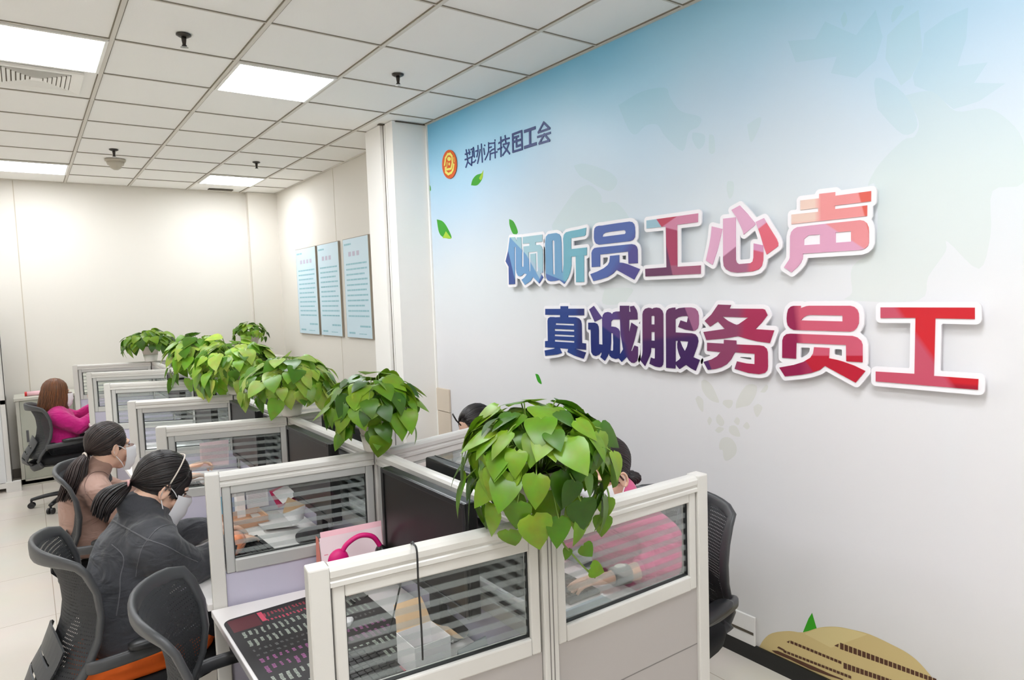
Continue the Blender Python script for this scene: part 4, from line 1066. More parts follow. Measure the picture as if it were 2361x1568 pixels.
# --- person in dark grey, bent over the second desk
def seat(x, y, a):
    c, s_ = math.cos(a), math.sin(a)
    return lambda fx, lx, z: (x+fx*c-lx*s_, y+fx*s_+lx*c, z)
A = math.radians(10); L = seat(.23, 2.79, A)
J = dict(dir=(math.cos(A),math.sin(A),0), face=(.80,.10,-.58), roll=.02, pelvis=L(0,0,.57), waist=L(-.01,.01,.70), chest=L(.07,.03,.86), neck=L(.125,.05,.975), head=L(.168,.07,1.062),
         sh_r=L(.07,-.155,.895), sh_l=L(.09,.215,.90), el_r=L(.20,-.12,.775), el_l=L(.26,.28,.79), wr_r=(.625,2.865,.785), wr_l=(.60,3.13,.785),
         hand_r=((.80,.58,-.10),(.12,0,1),.28), hand_l=((.95,-.10,-.12),(.0,.1,1),.45),
         hip_r=L(.04,-.09,.54), hip_l=L(.04,.09,.54), kn_r=L(.42,-.11,.52), kn_l=L(.42,.11,.52), an_r=L(.44,-.11,.09), an_l=L(.40,.11,.09))
t, o, f, s, u, ends = person('Person in a dark grey jacket and white mask bent over the second desk', J, denim, disp=.014, dsc=.055, loose=1.06, pants=dark_t)
face_parts(t, o, f, s, u); face_mask(t, o, f, s, u, drop=.03)
hair_swept(t, o, f, s, u, hair_black, tie=(-.112,0,-.036), tail=[(-.140,-.012,-.080),(-.150,-.022,-.130),(-.135,-.030,-.185)], tail_r=.030, bangs=True)
tie(t, o, f, s, u, (-.116,0,-.044), rose, 1)
m = MB(); F = frame(o, f, s, u)
m.tube([V((.012-.018*abs(math.sin(a)),math.sin(a)*.0845,.046+math.cos(a)*.0985)) for a in [-1.75+3.5*j/24 for j in range(25)]], .0030, 8); m.xf(F); hb = part('hair_band', m, cream, t, smooth=True, world=True)
m = MB(); c = V((-.006,-.086,.016))
for k in range(5):
    a = 2*PI*k/5+.4; m.tube([c, c+V((.012*math.cos(a),-.003,.012*math.sin(a))), c+V((.017*math.cos(a+.25),-.002,.017*math.sin(a+.25))), c+V((.006*math.cos(a+.6),-.003,.006*math.sin(a+.6)))], .0016, 6)
m.xf(F); m.v = [tuple(V(p)-V(t.location)) for p in m.v]; part('bow', m, mat('bow_dark', (60,54,54), .4), hb, smooth=True)
cuff_ring(t, ends['r'][0]+V((.012,.006,.0)), ends['r'][1], orange_c, .046, .040)
seam_d = cloth('seam_grey', (92,92,96))
seams(t, person.cloth, [[(255,1196),(300,1222),(341,1244),(385,1260),(425,1282),(456,1296)],[(341,1244),(326,1268),(318,1300),(313,1330)],[(341,1244),(360,1222),(380,1212),(400,1210)],[(258,1256),(285,1285),(278,1330),(276,1370),(268,1420)],[(258,1200),(303,1225),(343,1248)]], seam_d)
# --- person in brown, upright at the third desk
A = math.radians(4); L = seat(.22, 4.06, A)
J = dict(dir=(math.cos(A),math.sin(A),0), face=(.90,.34,-.12), pelvis=L(0,0,.56), waist=L(-.03,0,.68), chest=L(-.025,.0,.79), neck=L(.015,0,.93), head=L(.092,.0,1.03),
         sh_r=L(.0,-.170,.845), sh_l=L(.0,.165,.845), el_r=L(.13,-.21,.67), el_l=L(.16,.20,.73), wr_r=(.66,4.10,.79), wr_l=(.70,4.26,.80), hand_r=((.85,.35,.0),(0,0,1),.4), hand_l=((.9,-.1,.25),(.0,.5,.8),.6),
         hip_r=L(.04,-.09,.53), hip_l=L(.04,.09,.53), kn_r=L(.42,-.11,.52), kn_l=L(.42,.11,.52), an_r=L(.42,-.11,.09), an_l=L(.40,.11,.09))
t, o, f, s, u, ends = person('Person in a brown high-necked blouse and white mask, hair in a long low ponytail', J, taupe, disp=.010, dsc=.09, loose=.95)
face_parts(t, o, f, s, u); face_mask(t, o, f, s, u)
hair_swept(t, o, f, s, u, hair_brown, tie=(-.118,-.01,-.026), tail=[(-.150,-.020,-.070),(-.170,-.030,-.13),(-.195,-.034,-.20),(-.21,-.03,-.25)], tail_r=.036)
tie(t, o, f, s, u, (-.122,-.012,-.034), cream, 4)
seams(t, person.cloth, [[(198,1136),(196,1115),(210,1092),(237,1088),(255,1102),(268,1124)],[(198,1136),(214,1156),(235,1176)]], cloth('seam_brown', (112,84,74)), .0024)
# --- person in magenta at the far end
A = math.radians(3); L = seat(.13, 7.26, A)
J = dict(dir=(math.cos(A),math.sin(A),0), face=(.88,.46,-.10), pelvis=L(.08,0,.56), waist=L(.07,0,.68), chest=L(.05,0,.79), neck=L(.02,0,.90), head=L(.06,0,1.0),
         sh_r=L(.04,-.17,.81), sh_l=L(.04,.17,.81), el_r=L(.19,-.19,.70), el_l=L(.22,.16,.74), wr_r=(.50,7.20,.80), wr_l=(.47,7.32,.85), hand_r=((.7,.3,.4),(-.3,0,.9),.6), hand_l=((.1,-.2,.95),(.6,.3,0),.5),
         hip_r=L(.04,-.09,.53), hip_l=L(.04,.09,.53), kn_r=L(.40,-.11,.52), kn_l=L(.40,.11,.52), an_r=L(.42,-.11,.09), an_l=L(.40,.11,.09))
t, o, f, s, u, ends = person('Person in a bright magenta hoodie with loose auburn hair by the back wall', J, magenta, disp=.012, dsc=.09, loose=1.0)
face_parts(t, o, f, s, u); face_mask(t, o, f, s, u); hair_loose(t, o, f, s, u, hair_auburn, .21)
# --- person in pink on the mural side
A = math.radians(186); L = seat(1.86, 1.80, A)
J = dict(dir=(math.cos(A),math.sin(A),0), face=(-.93,-.05,-.34), roll=.0, pelvis=L(0,0,.57), waist=L(.01,0,.70), chest=L(.05,.0,.86), neck=L(.115,.0,.965), head=L(.160,.0,1.085),
         sh_r=L(.06,-.165,.865), sh_l=L(.06,.165,.865), el_l=L(.10,.205,.785), el_r=L(.20,-.22,.79), wr_l=(1.565,1.625,.785), wr_r=(1.52,1.98,.79),
         hand_l=((-.88,.46,-.06),(.0,.1,1),.32), hand_r=((-.9,-.3,-.1),(0,0,1),.35),
         hip_r=L(.04,-.09,.54), hip_l=L(.04,.09,.54), kn_r=L(.42,-.11,.52), kn_l=L(.42,.11,.52), an_r=L(.42,-.11,.09), an_l=L(.40,.11,.09))
t, o, f, s, u, ends = person('Person in a pink sweatshirt with dark tied hair behind the trailing plant', J, pink, disp=.014, dsc=.06, loose=1.02, sleeve_to=(.42,.8))
face_parts(t, o, f, s, u); face_mask(t, o, f, s, u)
hair_swept(t, o, f, s, u, hair_black, tie=(-.098,0,-.060), tail=[(-.115,0,-.085),(-.11,0,-.11)], tail_r=.028)
m = MB(); w_ = V(J['wr_l']); e_ = V(J['el_l']); d = (w_-e_).normalized(); c = w_-d*.035; a = d.orthogonal().normalized(); b = d.cross(a)
m.loft([m.ring(c+d*q, a*r, b*r, 20) for q, r in ((-.034,.031),(-.030,.034),(.030,.033),(.034,.029))]); band = part('wrist_support', m, mat('wrist_grey', (150,146,142), .8, bump=.05), t, smooth=True, world=True)
m = MB(); up = V((0,0,1)); m.ell(c+up*.032, (.022,.016,.006), [d, d.cross(up), up]); m.v = [tuple(V(p)-V(t.location)) for p in m.v]; part('pad', m, mat('wrist_pad', (206,206,196), .3), band, smooth=True)
cuff_ring(t, ends['l'][0], ends['l'][1], pink, .050, .022)
m = MB(); F = frame(o, f, s, u); m.tube([V((.02,.083,.045)), V((.012,.086,.02)), V((.0,.084,-.004))], .0035, 6); m.xf(F); part('hair_clip', m, mat('clip_brown', (60,40,34), .4), t, smooth=True, world=True)
# --- black-haired person at the next wall-side desk
A = math.radians(180); L = seat(2.07, 2.95, A)
J = dict(dir=(-1,0,0), face=(-.90,-.05,-.36), pelvis=L(0,0,.57), waist=L(.01,0,.70), chest=L(.05,0,.86), neck=L(.12,0,.955), head=L(.185,0,1.05),
         sh_r=L(.06,-.16,.90), sh_l=L(.06,.16,.90), el_l=L(.18,.2,.76), el_r=L(.18,-.2,.76), wr_l=L(.46,.12,.79), wr_r=L(.46,-.12,.79), hand_l=((-1,0,-.1),(0,0,1),.3), hand_r=((-1,0,-.1),(0,0,1),.3),
         hip_r=L(.04,-.09,.54), hip_l=L(.04,.09,.54), kn_r=L(.42,-.11,.52), kn_l=L(.42,.11,.52), an_r=L(.42,-.11,.09), an_l=L(.40,.11,.09))
t, o, f, s, u, ends = person('Person with black hair in a white top, mostly hidden behind the largest plant', J, white_c, disp=.010, dsc=.09)
face_parts(t, o, f, s, u); hair_swept(t, o, f, s, u, hair_black, tie=(-.105,0,.0), tail=[(-.13,0,-.03),(-.13,0,-.08)], tail_r=.030)
m = MB(); F = frame(o, f, s, u); m.tube([V((.085,.02,.085)), V((.10,.02,.125)), V((.105,.02,.165))], .004, 6); m.xf(F); part('hair_pin', m, eyeb, t, smooth=True, world=True)
# ---------------------------------------------------------------- trailing pot plants
def leaf_mat(name, ramp):
    m = bpy.data.materials.new(name); m.use_nodes = True; nt = m.node_tree; nt.nodes.remove(nt.nodes['Principled BSDF']); out = nt.nodes['Material Output']
    g = nt.nodes.new('ShaderNodeNewGeometry'); r = nt.nodes.new('ShaderNodeValToRGB'); nt.links.new(g.outputs['Random Per Island'], r.inputs[0])
    e = r.color_ramp.elements; e[0].color = rgba(ramp[0]); e[1].color = rgba(ramp[-1])
    for i, c in enumerate(ramp[1:-1]): k = e.new((i+1)/(len(ramp)-1)); k.color = rgba(c)
    tc = nt.nodes.new('ShaderNodeTexCoord'); nz = nt.nodes.new('ShaderNodeTexNoise'); nz.inputs['Scale'].default_value = 26; nz.inputs['Detail'].default_value = 3; nt.links.new(tc.outputs['Object'], nz.inputs['Vector'])
    mx = nt.nodes.new('ShaderNodeMix'); mx.data_type = 'RGBA'; mx.blend_type = 'OVERLAY'; mx.inputs[0].default_value = .35
    nt.links.new(r.outputs[0], mx.inputs[6]); nt.links.new(nz.outputs['Color'], mx.inputs[7])
    p = nt.nodes.new('ShaderNodeBsdfPrincipled'); nt.links.new(mx.outputs[2], p.inputs['Base Color']); p.inputs['Roughness'].default_value = .34; p.inputs['Specular IOR Level'].default_value = .45
    tl = nt.nodes.new('ShaderNodeBsdfTranslucent'); nt.links.new(mx.outputs[2], tl.inputs[0])
    ms = nt.nodes.new('ShaderNodeMixShader'); ms.inputs[0].default_value = .30; nt.links.new(p.outputs[0], ms.inputs[1]); nt.links.new(tl.outputs[0], ms.inputs[2]); nt.links.new(ms.outputs[0], out.inputs[0])
    MATS[name] = m; return m
leaf_a = leaf_mat('leaf_deep', [(46,84,14),(78,122,20),(106,146,30),(132,164,42),(88,132,22)])
leaf_b = leaf_mat('leaf_bright', [(66,112,22),(104,152,36),(138,178,54),(178,198,88),(92,138,30)])
stem_m = mat('plant_stem', (112,140,52), .5)
pot_w = mat('pot_white', (234,230,222), .35); pot_g = mat('pot_stone', (196,188,176), .6, noise=.18, nscale=26); soil = mat('soil', (40,32,24), .95)
LR = [(-.10,.20),(-.04,.40),(.08,.50),(.28,.50),(.50,.40),(.72,.25),(.90,.09),(1.0,.0)]
def add_leaf(mb, p, d, nrm, L, fold=.25, curl=.35):
    d = V(d).normalized(); n = V(nrm); n = (n-d*n.dot(d)); n = n.normalized() if n.length > 1e-4 else d.orthogonal().normalized(); s = d.cross(n)
    vs = []; fs = []; cols = (-1,-.55,0,.55,1)
    for t, w in LR:
        z = -curl*max(0,t)**2*L*.5
        for c in cols:
            tt = t if abs(c) > .2 else max(t, 0.0)
            if t < 0 and abs(c) > .8: tt = t*.6
            vs.append(V(p)+d*(tt*L*(1-.10*curl))+s*(c*w*L*.86)+n*(z+fold*abs(c)*w*L*.6-.10*L*(abs(c)**2)*w*2*.6))
    k = len(cols)
    for r in range(len(LR)-1):
        for c in range(k-1): fs.append((r*k+c, r*k+c+1, (r+1)*k+c+1, (r+1)*k+c))
    mb.add(vs, fs)
def plant(label, base, R, H, droop, n, size, seed, mt, pot=True, squash=(1,1), trail=(), pot_k=1.0, name_group='trailing pot plants', low=.35, ragged=.2):
    rg = random.Random(seed)
    t = root('potted_plant', base, label, 'potted plant', name_group)
    k = pot_k
    part('pot_base', MB().lathe((0,0,0), [(.0,.001),(.046*k,.001),(.049*k,.008*k),(.060*k,.062*k),(.057*k,.062*k),(.05*k,.05*k),(.0,.05*k)], 32, cap=False), pot_w, t, smooth=True)
    pt_ = part('pot', MB().lathe((0,0,0), [(.0,.052*k),(.050*k,.052*k),(.058*k,.066*k),(.074*k,.122*k),(.080*k,.126*k),(.080*k,.134*k),(.073*k,.135*k),(.070*k,.122*k),(.0,.120*k)], 32, cap=False), pot_g, t, smooth=True)
    part('soil', MB().lathe((0,0,0), [(.0,.1215*k),(.071*k,.123*k)], 24, cap=False), soil, pt_)
    z0 = .125*k; m = MB(); st = MB()
    for i in range(n):
        a = rg.random()*2*PI; ct = 1-(1+low)*rg.random()
        if rg.random() < .25: ct = .35+.65*rg.random()
        sn = math.sqrt(max(0, 1-ct*ct)); kk = (.62+.43*math.sqrt(rg.random()))
        p = V((math.cos(a)*R*sn*kk*squash[0], math.sin(a)*R*sn*kk*squash[1], z0+.025+(H*ct*kk if ct > 0 else droop*ct/max(.05,low)*(.5+.6*rg.random()))))
        out = V((math.cos(a), math.sin(a), 0))
        th = out*ct+V((0,0,-sn))                       # down the side of the dome
        d = th*1.0+out*(.25*rg.random()+ragged*rg.random())+V((rg.uniform(-.45,.45), rg.uniform(-.45,.45), rg.uniform(-.15,.25)))
        nrm = (out*sn+V((0,0,ct)))+V((rg.uniform(-.35,.35), rg.uniform(-.35,.35), .30))
        if rg.random() < .12: nrm = nrm+V((rg.uniform(-1,1),rg.uniform(-1,1),0))
        L = size*(.70+.55*rg.random())
        s0 = V((out.x*.03*k, out.y*.03*k, z0)); mid = (s0+p)/2+V((0,0,.035+.04*rg.random()))
        if i % 2 == 0: st.tube(spline([s0, mid, p], 4), .0018, 5)
        add_leaf(m, p, d, nrm, L, .30*rg.random()+.05, .15+.6*rg.random())
    for path, lv in trail:
        st.tube(spline(path, 5), .0026, 6)
        for (pp, d, nn, L) in lv: add_leaf(m, pp, d, nn, L, .2, .3)
    m.smooth = True
    f_ = part('foliage', m, mt, t, smooth=True, fixn=False)
    part('stems', st, stem_m, t, smooth=True)
    return t
ztop = ZT+.004
tb = V((1.022, 1.322, ztop))
def rel(x, y, Y): return atY(x, y, Y)-tb
tr0 = [([V((.06,-.03,.08)), rel(1290,1230,1.26), rel(1330,1290,1.245), rel(1372,1332,1.24)],
        [(rel(1345,1258,1.24), (.12,-.02,-.16), (-.5,-.8,.2), .050), (rel(1362,1310,1.235), (.10,-.02,-.05), (-.4,-.9,.2), .052), (rel(1310,1265,1.25), (-.05,-.02,-.1), (-.3,-.9,.3), .03)]),
       ([V((.08,0,.08)), rel(1385,1110,1.30), rel(1405,1160,1.26), rel(1385,1215,1.25)], [(rel(1395,1150,1.25),(.02,0,-.2),(-.6,-.8,.1),.06),(rel(1390,1190,1.25),(-.02,0,-.2),(-.6,-.8,.1),.06),(rel(1340,1180,1.24),(-.02,0,-.2),(-.4,-.9,.1),.07),(rel(1290,1195,1.22),(-.0,0,-.2),(-.3,-.9,.1),.075),(rel(1235,1190,1.21),(.0,0,-.2),(-.2,-.9,.1),.078)])]
plant('Large leafy green trailing plant at the joint of the screens by the person in pink', tb, .188, .150, .15, 210, .080, 3, leaf_a, trail=tr0, low=.55)
plant('Trailing plant in a white-footed stone pot between two dark monitors', (1.045,2.335,ztop), .165, .15, .09, 150, .082, 11, leaf_a, low=.28, ragged=.5)
plant('Bright green trailing plant in a stone pot on the third screen joint', (1.05,3.355,ztop), .22, .15, .08, 170, .088, 23, leaf_b, low=.25, ragged=.6)
plant('Dense light-green plant on the fourth screen joint, one leaf standing up', (1.05,4.41,ztop), .22, .19, .14, 170, .095, 31, leaf_b, low=.35, ragged=.6, trail=[([V((.0,0,.15)), V((-.05,0,.30)), V((-.07,0,.37))], [(V((-.08,-.02,.37)),(-.3,0,-.03),(0,-.4,1),.10)])])
plant('Green trailing plant on the fifth screen joint, fourth pot from the corner', (1.05,5.54,ztop), .21, .20, .20, 150, .105, 47, leaf_b, low=.45, ragged=.4)
bpy.data.objects['potted_plant.004']['label'] = 'Tall green trailing plant on the fifth screen joint, before the last pot of the row'
plant('Trailing plant in a white pot on the last screen joint', (1.02,7.72,ztop), .25, .16, .08, 110, .095, 59, leaf_a, pot_k=1.15, low=.2, ragged=.5)
# ---------------------------------------------------------------- things on and about the desks
black_p = mat('black_plastic', (22,22,23), .35); scr = mat('screen_dark', (34,31,29), .32, spec=.35); grey_p = mat('grey_plastic', (92,92,94), .4)
def monitor(x, y, z, rz, label, w=.53, h=.325, stand=True):
    """x,y,z: middle of the foot; the screen looks along -x of its own"""
    t = root('monitor', (x,y,z), label, 'monitor', 'desk monitors', rz)
    zb = .132
    m = MB(); m.box((-.004,-w/2,zb),(.034,w/2,zb+h)); part('casing', m, black_p, t, bevel=.006)
    part('display', MB().box((-.0055,-w/2+.018,zb+.026),(-.0035,w/2-.018,zb+h-.018)), scr, t)
    m = MB(); m.box((-.010,-w/2,zb),(-.003,-w/2+.016,zb+h)).box((-.010,w/2-.016,zb),(-.003,w/2,zb+h)).box((-.010,-w/2+.016,zb),(-.003,w/2-.016,zb+.024)).box((-.010,-w/2+.016,zb+h-.016),(-.003,w/2-.016,zb+h)); part('bezel', m, black_p, t, bevel=.002)
    part('neck', MB().box((.030,-.035,.01),(.058,.035,zb+.16)), black_p, t, bevel=.004)
    part('foot', MB().loft([[V((.03+.10*c*k, .13*s_*k, zz)) for c, s_ in [(math.cos(2*PI*j/28), math.sin(2*PI*j/28)) for j in range(28)]] for zz, k in ((.0,1),(.010,1),(.018,.7))]), black_p, t)
    return t
dz = ZD+.0005
t1 = monitor(.952, 1.82, dz, 0, 'Dark monitor on the desk with the coloured mat', .54, .33)
MON = [(.952,2.84,0,'Dark monitor on the desk of the person in dark grey'),(.955,3.90,0,'Dark monitor on the desk of the person in brown'),(.955,4.96,0,'Dark monitor in the fourth aisle-side bay'),(.955,6.05,0,'Dark monitor in the fifth aisle-side bay'),
       (1.16,1.84,PI,'Monitor facing the person in pink across the middle screen'),(1.20,2.99,PI,'Black monitor on the second wall-side desk, its corner above the screen'),(1.16,3.92,PI,'Monitor on the third wall-side desk')]
for x, y, r, lb in MON:
    c = copy_tree(t1); c.location = (x,y,dz); c.rotation_euler = (0,0,r); c['label'] = lb
# a keyboard
key_m = mat('key_black', (30,30,32), .45)
def keyboard(x, y, rz, label):
    t = root('keyboard', (x,y,dz), label, 'keyboard', 'desk keyboards', rz)
    part('case', MB().box((-.068,-.215,.001),(.068,.215,.016)), black_p, t, bevel=.003)
    m = MB()
    for r in range(6):
        for c in range(20):
            xx = -.056+r*.0205+(.003 if r == 5 else 0); yy = -.200+c*.0205
            if r == 0 and 5 < c < 11: continue
            m.box((xx,yy,.016),(xx+.0165,yy+.0165,.0225))
    part('keys', m, key_m, t)
    return t
kb = keyboard(.66, 1.69, 0, 'Black keyboard behind the glass at the coloured desk mat')
for x, y, r, lb in ((.70,2.78,.05,'Dark keyboard under the hands of the person in dark grey'),(.68,3.93,0,'Dark keyboard on the desk of the person in brown'),(1.46,1.86,PI,'Keyboard in front of the person in pink')):
    c = copy_tree(kb); c.location = (x,y,dz+(.003 if r == 0 and y < 2 else 0)); c.rotation_euler = (0,0,r); c['label'] = lb
kb.location = (.70,1.60,dz+.003)
# the printed desk mat
m = MB(); mx0, mx1, my0, my1 = .452, .90, 1.46, 2.285
def rr(x0, y0, x1, y1, r, n=6):
    out = []
    for cx, cy, a0 in ((x1-r,y1-r,0),(x0+r,y1-r,PI/2),(x0+r,y0+r,PI),(x1-r,y0+r,1.5*PI)):
        for j in range(n+1): a = a0+PI/2*j/n; out.append((cx+r*math.cos(a), cy+r*math.sin(a)))
    return out
m.poly(rr(mx0,my0,mx1,my1,.03), [], lambda u, v, d: V((u,v,dz+.0030-d)), .0028)
cols = {1:(158,52,68),2:(150,158,146),3:(138,78,124),4:(96,98,96),5:(196,66,92),6:(84,26,34)}
mats_ = [mat('mat_black', (30,27,28), .6)]+[mat('mat_ink_%s' % n, c, .6) for n, c in zip(('red','cream','purple','grey','rose','maroon'), cols.values())]
rg = random.Random(5); lay_ = 0
def ink(x0, y0, x1, y1, k):
    global lay_; lay_ += 1; m.cur = k; z = dz+.00305+.000002*(lay_ % 40)
    m.add([(x0,y0,z),(x1,y0,z),(x1,y1,z),(x0,y1,z)], [(0,1,2,3)])
# rows run along x, counted from the far edge
ink(mx0+.012, my1-.105, mx0+.10, my1-.012, 6)
ink(mx0+.105, my1-.085, mx0+.120, my1-.012, 5)
rows = [(.030,.034,1,.12,.012),(.080,.022,5,.12,.012),(.120,.052,2,.03,.019),(.185,.050,2,.03,.019),(.250,.018,4,.03,.016),(.285,.012,4,.03,.020),(.315,.034,3,.03,.019),(.365,.045,3,.03,.021),(.430,.055,2,.03,.020),(.505,.050,2,.03,.020),(.575,.020,4,.03,.018),(.61,.034,5,.03,.02),(.665,.05,2,.03,.02),(.735,.04,3,.03,.02)]
for off, hh, k, xs_, st_ in rows:
    x = mx0+xs_
    while x < mx1-.02:
        h_ = hh*(.55+.45*rg.random()); w_ = st_*(.30+.25*rg.random())
        y = my1-off; n = max(2, int(h_/.0075))
        for q in range(n):
            ya = y-h_*(q+.82)/n; yb_ = y-h_*q/n; d_ = rg.uniform(-.0012,.0012)
            ink(x+d_, ya, x+w_+d_, yb_, k)
            if rg.random() < .4: ink(x+w_*.25, (ya+yb_)/2-.0008, x+w_*.75, (ya+yb_)/2+.0008, 0)
        x += st_
tag(part('desk_mat', m, mats_, fixn=False), 'Black desk mat printed with rows of small red, cream and purple marks', 'desk mat')
# pink calendar card, pink headset
paper = mat('paper_white', (240,236,236), .7); pinkp = mat('paper_pink', (242,196,204), .7); rosep = mat('paper_rose', (224,66,104), .6); inkm = mat('ink_grey', (170,150,160), .7)
cream_p = mat('box_cream', (226,190,150), .6); bluep = mat('folder_blue', (104,176,196), .5); greyp = mat('folder_grey', (150,166,196), .5); woodp = mat('wood_pale', (206,160,130), .5); crim = mat('folder_crimson', (186,24,84), .5)
glass_grey = mat('folder_pale', (176,186,190), .5)
def sheet(mb, P0, P1, P2, P3, bend=.0, n=8, th=.0006, nrm=None):
    """a curved sheet between four corners (given in turn)"""
    P0, P1, P2, P3 = map(V, (P0,P1,P2,P3)); nn = (P1-P0).cross(P3-P0).normalized()
    A = []
    for i in range(n+1):
        a = i/n
        for j in range(n+1):
            b = j/n; A.append(P0*(1-a)*(1-b)+P1*a*(1-b)+P2*a*b+P3*(1-a)*b+nn*(bend*math.sin(PI*b)))
    f = [(i*(n+1)+j, i*(n+1)+j+1, (i+1)*(n+1)+j+1, (i+1)*(n+1)+j) for i in range(n) for j in range(n)]
    q = len(A); mb.add(A+[p-nn*th for p in A], f+[tuple(reversed([k+q for k in g])) for g in f])
    return nn
def lines(mb, P0, P1, P3, rows_, w=.7, th=.0004, seed=1):
    """thin printed lines on a sheet; rows_ = (from, to, height)"""
    P0, P1, P3 = map(V, (P0,P1,P3)); nn = (P1-P0).cross(P3-P0).normalized(); r = random.Random(seed)
    for b, a0, a1, h in rows_:
        x = a0
        while x < a1-.01:
            l = min(a1-x, .02+.07*r.random())
            q = [P0+(P1-P0)*u+(P3-P0)*v+nn*.0009 for u, v in ((x,b),(x+l*.86,b),(x+l*.86,b+h),(x,b+h))]
            mb.add(q, [(0,1,2,3)]); x += l
pk = [atY(740,1243,2.20), atY(885,1205,2.18), atY(885,1330,2.20), atY(752,1340,2.22)]
pk = [V((.785,2.28,.93)), V((1.0,2.235,.936)), V((.995,2.20,.745)), V((.785,2.25,.745))]
t = root('desk_calendar', (.82,2.24,dz), 'Pink and white desk calendar standing beside the dark monitor', 'calendar')
m = MB(); sheet(m, *pk, bend=.002); m.cur = 1
lines(m, pk[0], pk[1], pk[3], [(.10+.0*k,.05,.95,.012) for k in range(1)]+[(.16,.05,.35,.03),(.25,.08,.95,.02),(.32,.05,.30,.015)], seed=4); part('page', m, [mat('page_pale_pink', (246,222,226), .7), mat('ink_rose', (226,120,140), .7)], t, world=True, fixn=False)
m = MB(); off = V((.012,.024,.012)); sheet(m, *[p+off for p in pk], bend=0); part('back_page', m, pinkp, t, world=True, fixn=False)
m = MB(); a, b, c_ = pk[0]-V((.003,0,0)), pk[3]-V((.003,0,0)), pk[3]+V((0,.08,0)); sheet(m, a, pk[0]+V((.0,.035,0)), c_, b, n=3); part('side', m, mat('paper_coral', (232,140,124), .7), t, world=True, fixn=False)
t = root('headset', (.88,2.10,.95), 'Magenta padded headset beside the pink calendar', 'headset')
hm_ = mat('headset_magenta', (206,10,110), .5); hc = V((.842,2.10,.90))
m = MB(); m.tube(spline([hc+V((-.05,.0,.02)), hc+V((-.03,-.005,.055)), hc+V((.015,-.01,.075)), hc+V((.06,-.015,.062)), hc+V((.085,-.02,.02))], 6), .0085, 12); part('headband', m, hm_, t, smooth=True, world=True)
m = MB(); m.ell(hc+V((-.058,.002,.005)), (.036,.022,.040)); m.tube([hc+V((-.05,0,.02)), hc+V((-.058,.002,.0))], .012); part('ear_cushion', m, hm_, t, smooth=True, world=True)
m = MB(); m.ell(hc+V((.085,-.02,-.005)), (.02,.03,.036)); part('ear_cushion', m, black_p, t, smooth=True, world=True)
m = MB(); m.tube(spline([hc+V((-.03,-.01,-.03)), hc+V((.0,-.02,-.05)), hc+V((.03,-.02,-.02)), hc+V((.07,-.02,-.03))], 5), .004, 8); part('boom', m, black_p, t, smooth=True, world=True)
m = MB(); m.tube(spline([hc+V((-.055,.003,-.03)), hc+V((-.05,.01,-.075)), V((.84,2.13,.735)), V((.90,2.15,.735))], 6), .0035, 8); part('lead', m, black_p, t, smooth=True, world=True)
# thin cable hung over the end screen
cb = [(1.02,1.50,.95),(.985,1.40,1.16),(.99,1.372,1.200),(.975,1.34,1.197),(.958,1.325,1.15),(.945,1.322,1.05),(.938,1.322,.955)]
p0 = atY(957,1243,1.350)
cx = p0.x
cb = [(cx+.02,1.56,.90),(cx+.012,1.43,1.13),(cx+.008,1.385,1.194),(cx+.002,1.362,1.200),(cx-.003,1.338,1.192),(cx-.006,1.332,1.12),(cx-.004,1.331,1.02),(cx-.004,1.331,.94)]
tag(part('cable', MB().tube(spline([V(c) for c in cb], 6), .0023, 8), black_p, smooth=True), 'thin black cable hung over the top rail of the end screen', 'cable')
# open box with a tan flap, tissue, folders behind the end glass
t = root('open_box', (.86,1.62,dz), 'small open white carton with a tan lining behind the end glass', 'box')
bx = V((.845,1.64,dz)); m = MB()
a = .055
for q0, q1 in (((-a,-a),(a,-a)),((a,-a),(a,a)),((a,a),(-a,a)),((-a,a),(-a,-a))):
    m.beam(bx+V((q0[0],q0[1],.045)), bx+V((q1[0],q1[1],.045)), (0,0,1), .002, .09)
m.box(bx+V((-a,-a,0)), bx+V((a,a,.002))); part('carton', m, paper, t, world=True)
m = MB(); sheet(m, bx+V((-a,a,.09)), bx+V((a,a,.09)), bx+V((a*.8,a+.035,.155)), bx+V((-a*.8,a+.035,.155)), .004); part('flap', m, cream_p, t, world=True, fixn=False)
m = MB(); sheet(m, bx+V((a,-a,.09)), bx+V((a,a,.09)), bx+V((a+.05,a*.8,.06)), bx+V((a+.05,-a*.8,.06)), .004); part('flap', m, cream_p, t, world=True, fixn=False)
t = root('envelope', (.75,2.02,dz), 'crumpled white tissue lying by the keyboard behind the end glass', 'tissue'); m = MB()
m.tube(spline([V((.66,2.02,dz+.02)), V((.70,2.03,dz+.022)), V((.75,2.0,dz+.012)), V((.79,2.02,dz+.010))], 4), [.020,.019,.018,.019,.018,.017,.014,.015,.02,.022,.016,.01,.004], 10, flat=.7); m = remesh(m, .004, 1, disp=.008, dscale=.02); part('fold', m, paper, t, world=True, fixn=False)
t.name = 'tissue'
t = root('paper_tray', (.93,1.50,dz), 'pale blue-grey folded card standing behind the end glass', 'card')
m = MB(); c = V((.93,1.48,dz)); sheet(m, c+V((-.05,.0,.0)), c+V((.05,.02,.0)), c+V((.05,.045,.085)), c+V((-.05,.03,.085)), .002); sheet(m, c+V((-.05,.062,.0)), c+V((.05,.08,.0)), c+V((.05,.047,.085)), c+V((-.05,.032,.085)), .002); part('leaf', m, glass_grey, t, world=True, fixn=False); t.name = 'folded_card'
t = root('mouse', (.62,1.455,dz+.003), 'bright green computer mouse with grey sides behind the end glass', 'mouse')
m = MB(); m.ell((0,0,.012), (.055,.032,.022)); m = remesh(m, .004, 2); part('shell', m, mat('mouse_green', (70,206,40), .3), t, smooth=True)
